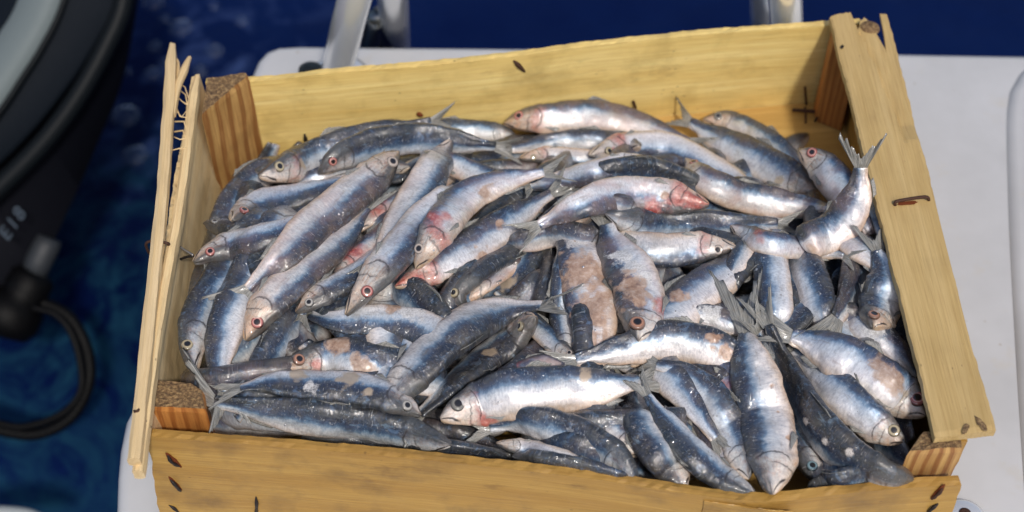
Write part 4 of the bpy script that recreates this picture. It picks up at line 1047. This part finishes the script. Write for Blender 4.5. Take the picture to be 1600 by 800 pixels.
    # eye(s)
    if not filler and not nohead and not st.get('noeye') and f['vis'] != 'T' and f['vis'] != 'M':
        ie = int(round(.098*(NU-1))); er = min(h*.33, wd*.17*mpp)
        for sgn in ((1, -1) if f['roll'] > 55 else (1,)):
            an = 1.18
            pt, pb, ph = prof_at(.098)
            base = ctr[ie]+Ds[ie]*(math.cos(an)*h*pt)+Ns[ie]*(sgn*math.sin(an)*th*ph)
            ax = (Ds[ie]*math.cos(an)*.5+Ns[ie]*sgn).normalized(); e1 = ax.orthogonal().normalized(); e2 = ax.cross(e1)
            EV = [base+ax*er*.22]; EC = [(0, 0, 0)]; EF = []; n = 20; rg = 7
            for k_ in range(1, rg+1):
                q_ = k_/rg
                for j_ in range(n):
                    a_ = 2*math.pi*j_/n
                    EV.append(base+(e1*math.cos(a_)+e2*math.sin(a_))*er*q_+ax*er*(.22*math.sqrt(max(0, 1-q_*q_))+(.0 if q_ < .99 else -.25))); EC.append((q_, 0, 0))
            for j_ in range(n): EF.append((0, 1+j_, 1+(j_+1) % n))
            for k_ in range(rg-1):
                for j_ in range(n): EF.append((1+k_*n+j_, 1+(k_+1)*n+j_, 1+(k_+1)*n+(j_+1) % n, 1+k_*n+(j_+1) % n))
            EF.append(tuple(1+(rg-1)*n+j_ for j_ in range(n)))
            kind = st.get('eye', 'gold' if st.get('warm', 0) > .5 else 'silver')
            e = mesh_obj('eye', EV, EF, eye_mat(kind), o); attr3(e, 'ec', EC); fix_normals(e)

# ================================================================== BACKGROUND THINGS
# outboard engine
def strip_pts(ctrl, n): return catmull([Vector((x, y, 0)) for x, y in ctrl], n)[0]
M_NAVY = simple('navy_cowling', (.0045, .0075, .0125), .7, .0, .1, 300, .15, .0)
M_NAVY2 = simple('dark_lower_cowling', (.0025, .003, .006), .7, 0, .1, 300, .1, .0)
M_STRIPE = simple('grey_stripe_paint', (.15, .18, .185), .5, 0, .05, 300, .1)
M_RUB = simple('black_rubber', (.002, .002, .0025), .5, 0, .5, 500, .2, .0)
M_TRIM = simple('black_trim', (.006, .008, .010), .5, 0, 0, 300, .1, .0)
eng = thing('outboard_engine', tuple(UD(40, 300, 1.55)), 'dark navy outboard engine cowling with a broad grey stripe at the left', 'engine')
nE = 30
cur = [
    [(-260, -150), (-300, -20), (-330, 60), (-350, 150), (-380, 250), (-400, 330), (-420, 420)],
    [(80, -150), (28, 0), (0, 50), (-30, 95), (-60, 140), (-110, 200), (-190, 270)],
    [(135, -150), (95, 0), (62, 70), (30, 120), (0, 165), (-60, 240), (-140, 310)],
    [(205, -150), (187, 0), (160, 55), (112, 130), (48, 210), (-30, 285), (-110, 350)],
    [(226, -150), (208, 0), (186, 62), (138, 150), (78, 230), (0, 308), (-80, 380)],
    [(236, -150), (216, 0), (192, 125), (150, 230), (106, 330), (66, 410), (0, 500)],
]
dep = [1.62, 1.50, 1.49, 1.50, 1.50, 1.62]
cs = [strip_pts(c, nE) for c in cur]
def body(name, rows, mat, back=.25, bulge=None):
    V = []; Fc = []; R_ = len(rows); m = R_*2
    for i in range(nE):
        for k, (ci, d) in enumerate(rows): p = cs[ci][i]; V.append(UD(p.x, p.y, d+.0004*i))
        for k, (ci, d) in reversed(list(enumerate(rows))): p = cs[ci][i]; V.append(UD(p.x-(12 if k == R_-1 else 0), p.y, d+back+.0004*i))
    for i in range(nE-1):
        for k in range(m): Fc.append((i*m+k, i*m+(k+1) % m, (i+1)*m+(k+1) % m, (i+1)*m+k))
    Fc.append(tuple(range(m))); Fc.append(tuple(reversed(range((nE-1)*m, nE*m))))
    o = mesh_obj(name, V, Fc, mat, eng, True); fix_normals(o)
    for p in o.data.polygons: p.use_smooth = len(p.vertices) == 4
    md = o.modifiers.new('edge', 'BEVEL'); md.width = .006; md.segments = 3; md.limit_method = 'ANGLE'; md.angle_limit = R(50)
    return o
body('upper_cowling', [(0, 1.62), (1, 1.505), (2, 1.492), (3, 1.515)], M_NAVY, .30)
body('lower_cowling', [(0, 1.70), (3, 1.545), (4, 1.54), (5, 1.60)], M_NAVY2, .22)
V = []; Fc = []
for i in range(nE):
    a, b = cs[1][i], cs[2][i]
    V += [UD(a.x, a.y, 1.502), UD((a.x+b.x)/2, (a.y+b.y)/2, 1.493), UD(b.x, b.y, 1.489), UD(b.x, b.y, 1.494), UD(a.x, a.y, 1.507)]
for i in range(nE-1):
    for k in range(5): Fc.append((i*5+k, i*5+(k+1) % 5, (i+1)*5+(k+1) % 5, (i+1)*5+k))
so = mesh_obj('stripe_panel', V, Fc, M_STRIPE, eng); fix_normals(so)
for nm, ci, off, rad in (('rub_rail', 4, (-14, -4), .0105), ('stripe_edge', 2, (4, 3), .0035)):
    tube(nm, [UD(cs[ci][i].x+off[0], cs[ci][i].y+off[1], 1.517 if ci == 4 else 1.492) for i in range(nE)], rad, M_TRIM, eng, 14)
# lettering on the lower cowling
M_LET = simple('faded_lettering', (.055, .075, .10), .5)
def letters(txt, px, py, size, ang, dist):
    cd = bpy.data.curves.new('lettering', 'FONT'); cd.body = txt; cd.size = size; cd.extrude = .0004; cd.space_character = 1.25; cd.shear = .2
    o = bpy.data.objects.new('lettering', cd); sc.collection.objects.link(o)
    dg = bpy.context.evaluated_depsgraph_get(); me = bpy.data.meshes.new_from_object(o.evaluated_get(dg)); bpy.data.objects.remove(o)
    rot = ROT.to_4x4() @ Matrix.Rotation(ang, 4, 'Z')
    me.transform(Matrix.Translation(UD(px, py, dist)-WLOC[eng.name]) @ rot); me.materials.append(M_LET)
    o = bpy.data.objects.new('lettering', me); sc.collection.objects.link(o); o.parent = eng
letters('E18', 12, 378, .021, R(56), 1.528)
# bracket + hose below the engine
def lathe_along(name, pts, rads, mat, parent, n=20):
    V, F_ = tube_geo(pts, rads, n); o = mesh_obj(name, V, F_, mat, parent); fix_normals(o); return o
hz = [UD(72, 385, 1.60), UD(58, 420, 1.60), UD(40, 452, 1.60), UD(22, 480, 1.60), UD(5, 510, 1.60)]
lathe_along('steering_tube', [UD(78, 372, 1.60), UD(72, 385, 1.60), UD(62, 405, 1.60), UD(50, 435, 1.60)], [.014, .0155, .0155, .014], simple('dull_grey_metal', (.022, .026, .032), .6, .1), eng)
lathe_along('connector', [UD(56, 425, 1.60), UD(52, 432, 1.60), UD(42, 452, 1.60), UD(34, 466, 1.60), UD(30, 470, 1.60), UD(14, 492, 1.60), UD(2, 508, 1.60), UD(-6, 520, 1.60)], [.018, .025, .026, .025, .033, .038, .034, .012], M_RUB, eng)
hose = thing('cable_loop', tuple(UD(100, 560, 1.6)), 'black ribbed hose looping over the water below the engine', 'hose')
hp = [(40, 468), (78, 478), (112, 500), (136, 548), (138, 600), (112, 650), (66, 676), (20, 676), (-60, 655)]
nh = 150; hc, _ = catmull([UD(x, y, 1.6) for x, y in hp], nh)
tube('corrugated_tube', hc, [.0072+.0004*math.sin(i*1.9) for i in range(nh)], M_RUB, hose, 12)
hp2 = [(48, 480), (84, 490), (108, 515), (124, 560), (126, 610), (98, 645), (50, 664), (10, 664), (-60, 640)]
hc, _ = catmull([UD(x, y, 1.585) for x, y in hp2], 60)
tube('inner_cable', hc, .004, M_RUB, hose, 10)
# stainless rails
M_STEEL = simple('stainless_steel', (.92, .92, .92), .2, .6, .02, 60, .03)
M_STEELD = simple('dull_steel', (.30, .31, .31), .3, 1., .05, 60, .1)
rail = thing('stainless_handrail', tuple(U(525, 112, PZ)), 'stainless steel arched ladder rail standing at the platform edge near the crate corner', 'rail', 'stainless rails at the platform edge')
a0 = U(520, 128, PZ)
tube('rail_tube', [U(518, 150, PZ), U(526, 112, PZ+.028), U(543, 40, .075), U(556, -10, .115), U(572, -70, .15), U(596, -100, .155), U(608, -70, .13), U(612, -20, .07), U(616, 30, -.02), U(620, 80, -.14), U(624, 130, -.26)], .0140, M_STEEL, rail, 24, 90)
tube('rail_tube', [U(572, 110, -.12), U(580, 60, -.05), U(589, 24, -.01), U(600, 50, -.05), U(606, 110, -.14)], .009, M_STEELD, rail, 16, 40)
M_BLK = simple('black_plastic', (.01, .012, .012), .35)
fl0 = U(496, 112, PZ)
tube('base_foot', [U(512, 124, PZ)+Vector((-.014, 0, -.001)), U(512, 124, PZ)+Vector((-.014, 0, .012)), U(512, 124, PZ)+Vector((-.013, 0, .015))], [.012, .011, .006], M_BLK, rail, 18)
tube('base_plate', [U(530, 122, PZ)+Vector((0, 0, .0003)), U(530, 122, PZ)+Vector((0, 0, .004)), U(530, 122, PZ)+Vector((0, 0, .006))], [.027, .027, .022], M_STEEL, rail, 28)
rail2 = thing('stainless_handrail', tuple(U(1226, 95, PZ)), 'short stainless rail end rising behind the back board at the top right', 'rail', 'stainless rails at the platform edge')
b0 = U(1229, 95, PZ)
tube('rail_tube', [b0, U(1229, 45, .05), U(1227, 0, .10), U(1222, -50, .14), U(1205, -90, .16), U(1196, -70, .12), U(1196, 40, -.05)], .0138, M_STEEL, rail2, 24, 70)
tube('base_plate', [b0+Vector((0, 0, .0003)), b0+Vector((0, 0, .004)), b0+Vector((0, 0, .006))], [.027, .027, .022], M_STEEL, rail2, 28)
# deck fitting at the bottom right
fit = thing('deck_fitting', tuple(U(1503, 806, PZ)), 'round metal deck fitting with a dark centre at the bottom right of the platform', 'fitting')
c0 = U(1506, 812, PZ)
tube('fitting_ring', [c0+Vector((0, 0, .0003)), c0+Vector((0, 0, .003)), c0+Vector((0, 0, .0048)), c0+Vector((0, 0, .0050))], [.0150, .0148, .0120, .006], M_STEEL, fit, 32)
c1 = c0+Vector((0, .002, .0052))
tube('screw_hole', [c1, c1+Vector((0, 0, .0006)), c1+Vector((0, 0, .0009))], [.0042, .0042, .003], M_RUST, fit, 20)
# white fender top at the bottom left corner
fv = UD(20, 840, 1.35)
tube('boat_fender', [UD(-80, 818, 1.45), UD(-40, 813, 1.45), UD(20, 811, 1.45), UD(62, 815, 1.45), UD(82, 822, 1.45)], [.006, .013, .014, .012, .005], simple('pale_vinyl', (.42, .45, .45), .5), None, 18, 30, origin=tuple(UD(20, 812, 1.45)))
tag(bpy.data.objects['boat_fender'], 'pale grey fender edge at the bottom left of the picture', 'fender')
# water bubbles : thin glossy domes with a foam rim
def bub_mat():
    t = NT('foam_bubble'); lw = t.n('LayerWeight'); lw.inputs[0].default_value = .35
    n1 = t.noise(t.n('TexCoord').outputs['Object'], 60, 4, .7)
    col = t.mix(t.ramp(n1, [(.4, 0.), (.7, 1.)]), (.03, .07, .2), (.40, .48, .62))
    t.set(Base_Color=col, Roughness=.12, Alpha=t.ramp(t.math('ADD', lw.outputs['Facing'], t.math('MULTIPLY', t.math('SUBTRACT', n1, .5), .8)), [(.25, .12), (.8, .85)]), Coat_Weight=.5)
    return t.m
M_BUB = bub_mat()
bl = [((196, 182), 22, 'large round bubble on the water right of the engine cowling'), ((282, 44), 18, 'round bubble near the top edge left of the platform'), ((212, 243), 19, 'squarish bubble patch left of the splintered crate side'), ((378, 33), 10, 'small bubble at the top nearest the platform corner'), ((243, 73), 11, 'small pale bubble above the tallest wood splinter'), ((240, 3), 17, 'bubble cut by the top edge beside the engine'), ((335, 80), 14, 'elongated streaky bubble between splinter and platform corner'), ((262, 100), 14, 'faint bubble right beside the tallest splinter tip'), ((312, 112), 12, 'faint bubble above the ringed corner post'), ((200, 112), 8, 'tiny bubble close to the engine edge'), ((238, 115), 13, 'dim bubble left of the tallest splinter'), ((258, 30), 9, 'small dim bubble under the top edge bubble'), ((335, 10), 8, 'tiny bubble at the top edge')]
for (bx, by), br, lb in bl:
    c0 = U(bx, by, WZ); r_ = br/FPX*(c0-CL).dot(VDIR); V = []; Fc = []; n = 24; m = 9
    for i in range(m):
        f_ = i/(m-1)*math.pi/2
        for k in range(n):
            a = 2*math.pi*k/n; q = 1+.12*nz((math.cos(a)*1.5, math.sin(a)*1.5, bx), 1, 3)
            V.append(c0+Vector((math.cos(a)*r_*math.sin(f_+.02)*q, math.sin(a)*r_*1.1*math.sin(f_+.02)*q, r_*.5*math.cos(f_)-.001)))
    for i in range(m-1):
        for k in range(n): Fc.append((i*n+k, (i+1)*n+k, (i+1)*n+(k+1) % n, i*n+(k+1) % n))
    Fc.append(tuple(range(n)))
    b_ = mesh_obj('water_bubble', V, Fc, M_BUB, None, True, origin=c0)
    tag(b_, lb, 'bubble', 'bubbles on the water')

# ---- loose scales and slime droplets lying on the fish and the inner wood (found by vertical ray casts)
bpy.context.view_layer.update(); dg = bpy.context.evaluated_depsgraph_get()
def scatter(name, count, rmin, rmax, flat, mat, label, seed, seg=7):
    rs = random.Random(seed); V = []; Fc = []; n = 0; tries = 0
    while n < count and tries < count*6:
        tries += 1
        p = U(rs.uniform(300, 1440), rs.uniform(200, 745), .09)
        hit, loc, nrm, _, ob, _ = sc.ray_cast(dg, Vector((p.x, p.y, .35)), Vector((0, 0, -1)))
        if not hit or ob is None or not (ob.name.startswith('sardine') or (flat and ob.name.startswith(('floor_board', 'back_board')))): continue
        if nrm.z < .25: continue
        r_ = rs.uniform(rmin, rmax)*rs.uniform(.4, 1); e1 = nrm.orthogonal().normalized(); e2 = nrm.cross(e1)
        a0 = rs.uniform(0, 6.28); e1, e2 = e1*math.cos(a0)+e2*math.sin(a0), e2*math.cos(a0)-e1*math.sin(a0)
        asp = rs.uniform(.55, 1); b0 = len(V)
        hgt = .00025 if flat else r_*.55
        V.append(loc+nrm*hgt)
        for q, hh in ((.6, .8), (1., -.15)):
            for k in range(seg):
                a = 2*math.pi*k/seg; V.append(loc+e1*(math.cos(a)*r_*q)+e2*(math.sin(a)*r_*q*asp)+nrm*hgt*hh)
        for k in range(seg):
            Fc.append((b0, b0+1+k, b0+1+(k+1) % seg)); Fc.append((b0+1+k, b0+1+seg+k, b0+1+seg+(k+1) % seg, b0+1+(k+1) % seg))
        n += 1
    o = mesh_obj(name, V, Fc, mat, None, True, origin=(0, 0, .08)); tag(o, label, 'fish residue', None, 'stuff'); return o
M_SCALE = simple('fish_scale', (.42, .44, .48), .22, .5, .3, 700, .1, .5)
td = NT('slime_drop'); td.set(Base_Color=(.9, .92, .95), Roughness=.02, Alpha=.16, Coat_Weight=1., Coat_Roughness=.02)
scatter('loose_scales', 150, .0005, .0012, True, M_SCALE, 'tiny loose silver scales scattered over the fish and wood', 3)
scatter('slime_droplets', 600, .0003, .0007, False, td.m, 'small wet slime droplets glinting on the fish skin', 4)
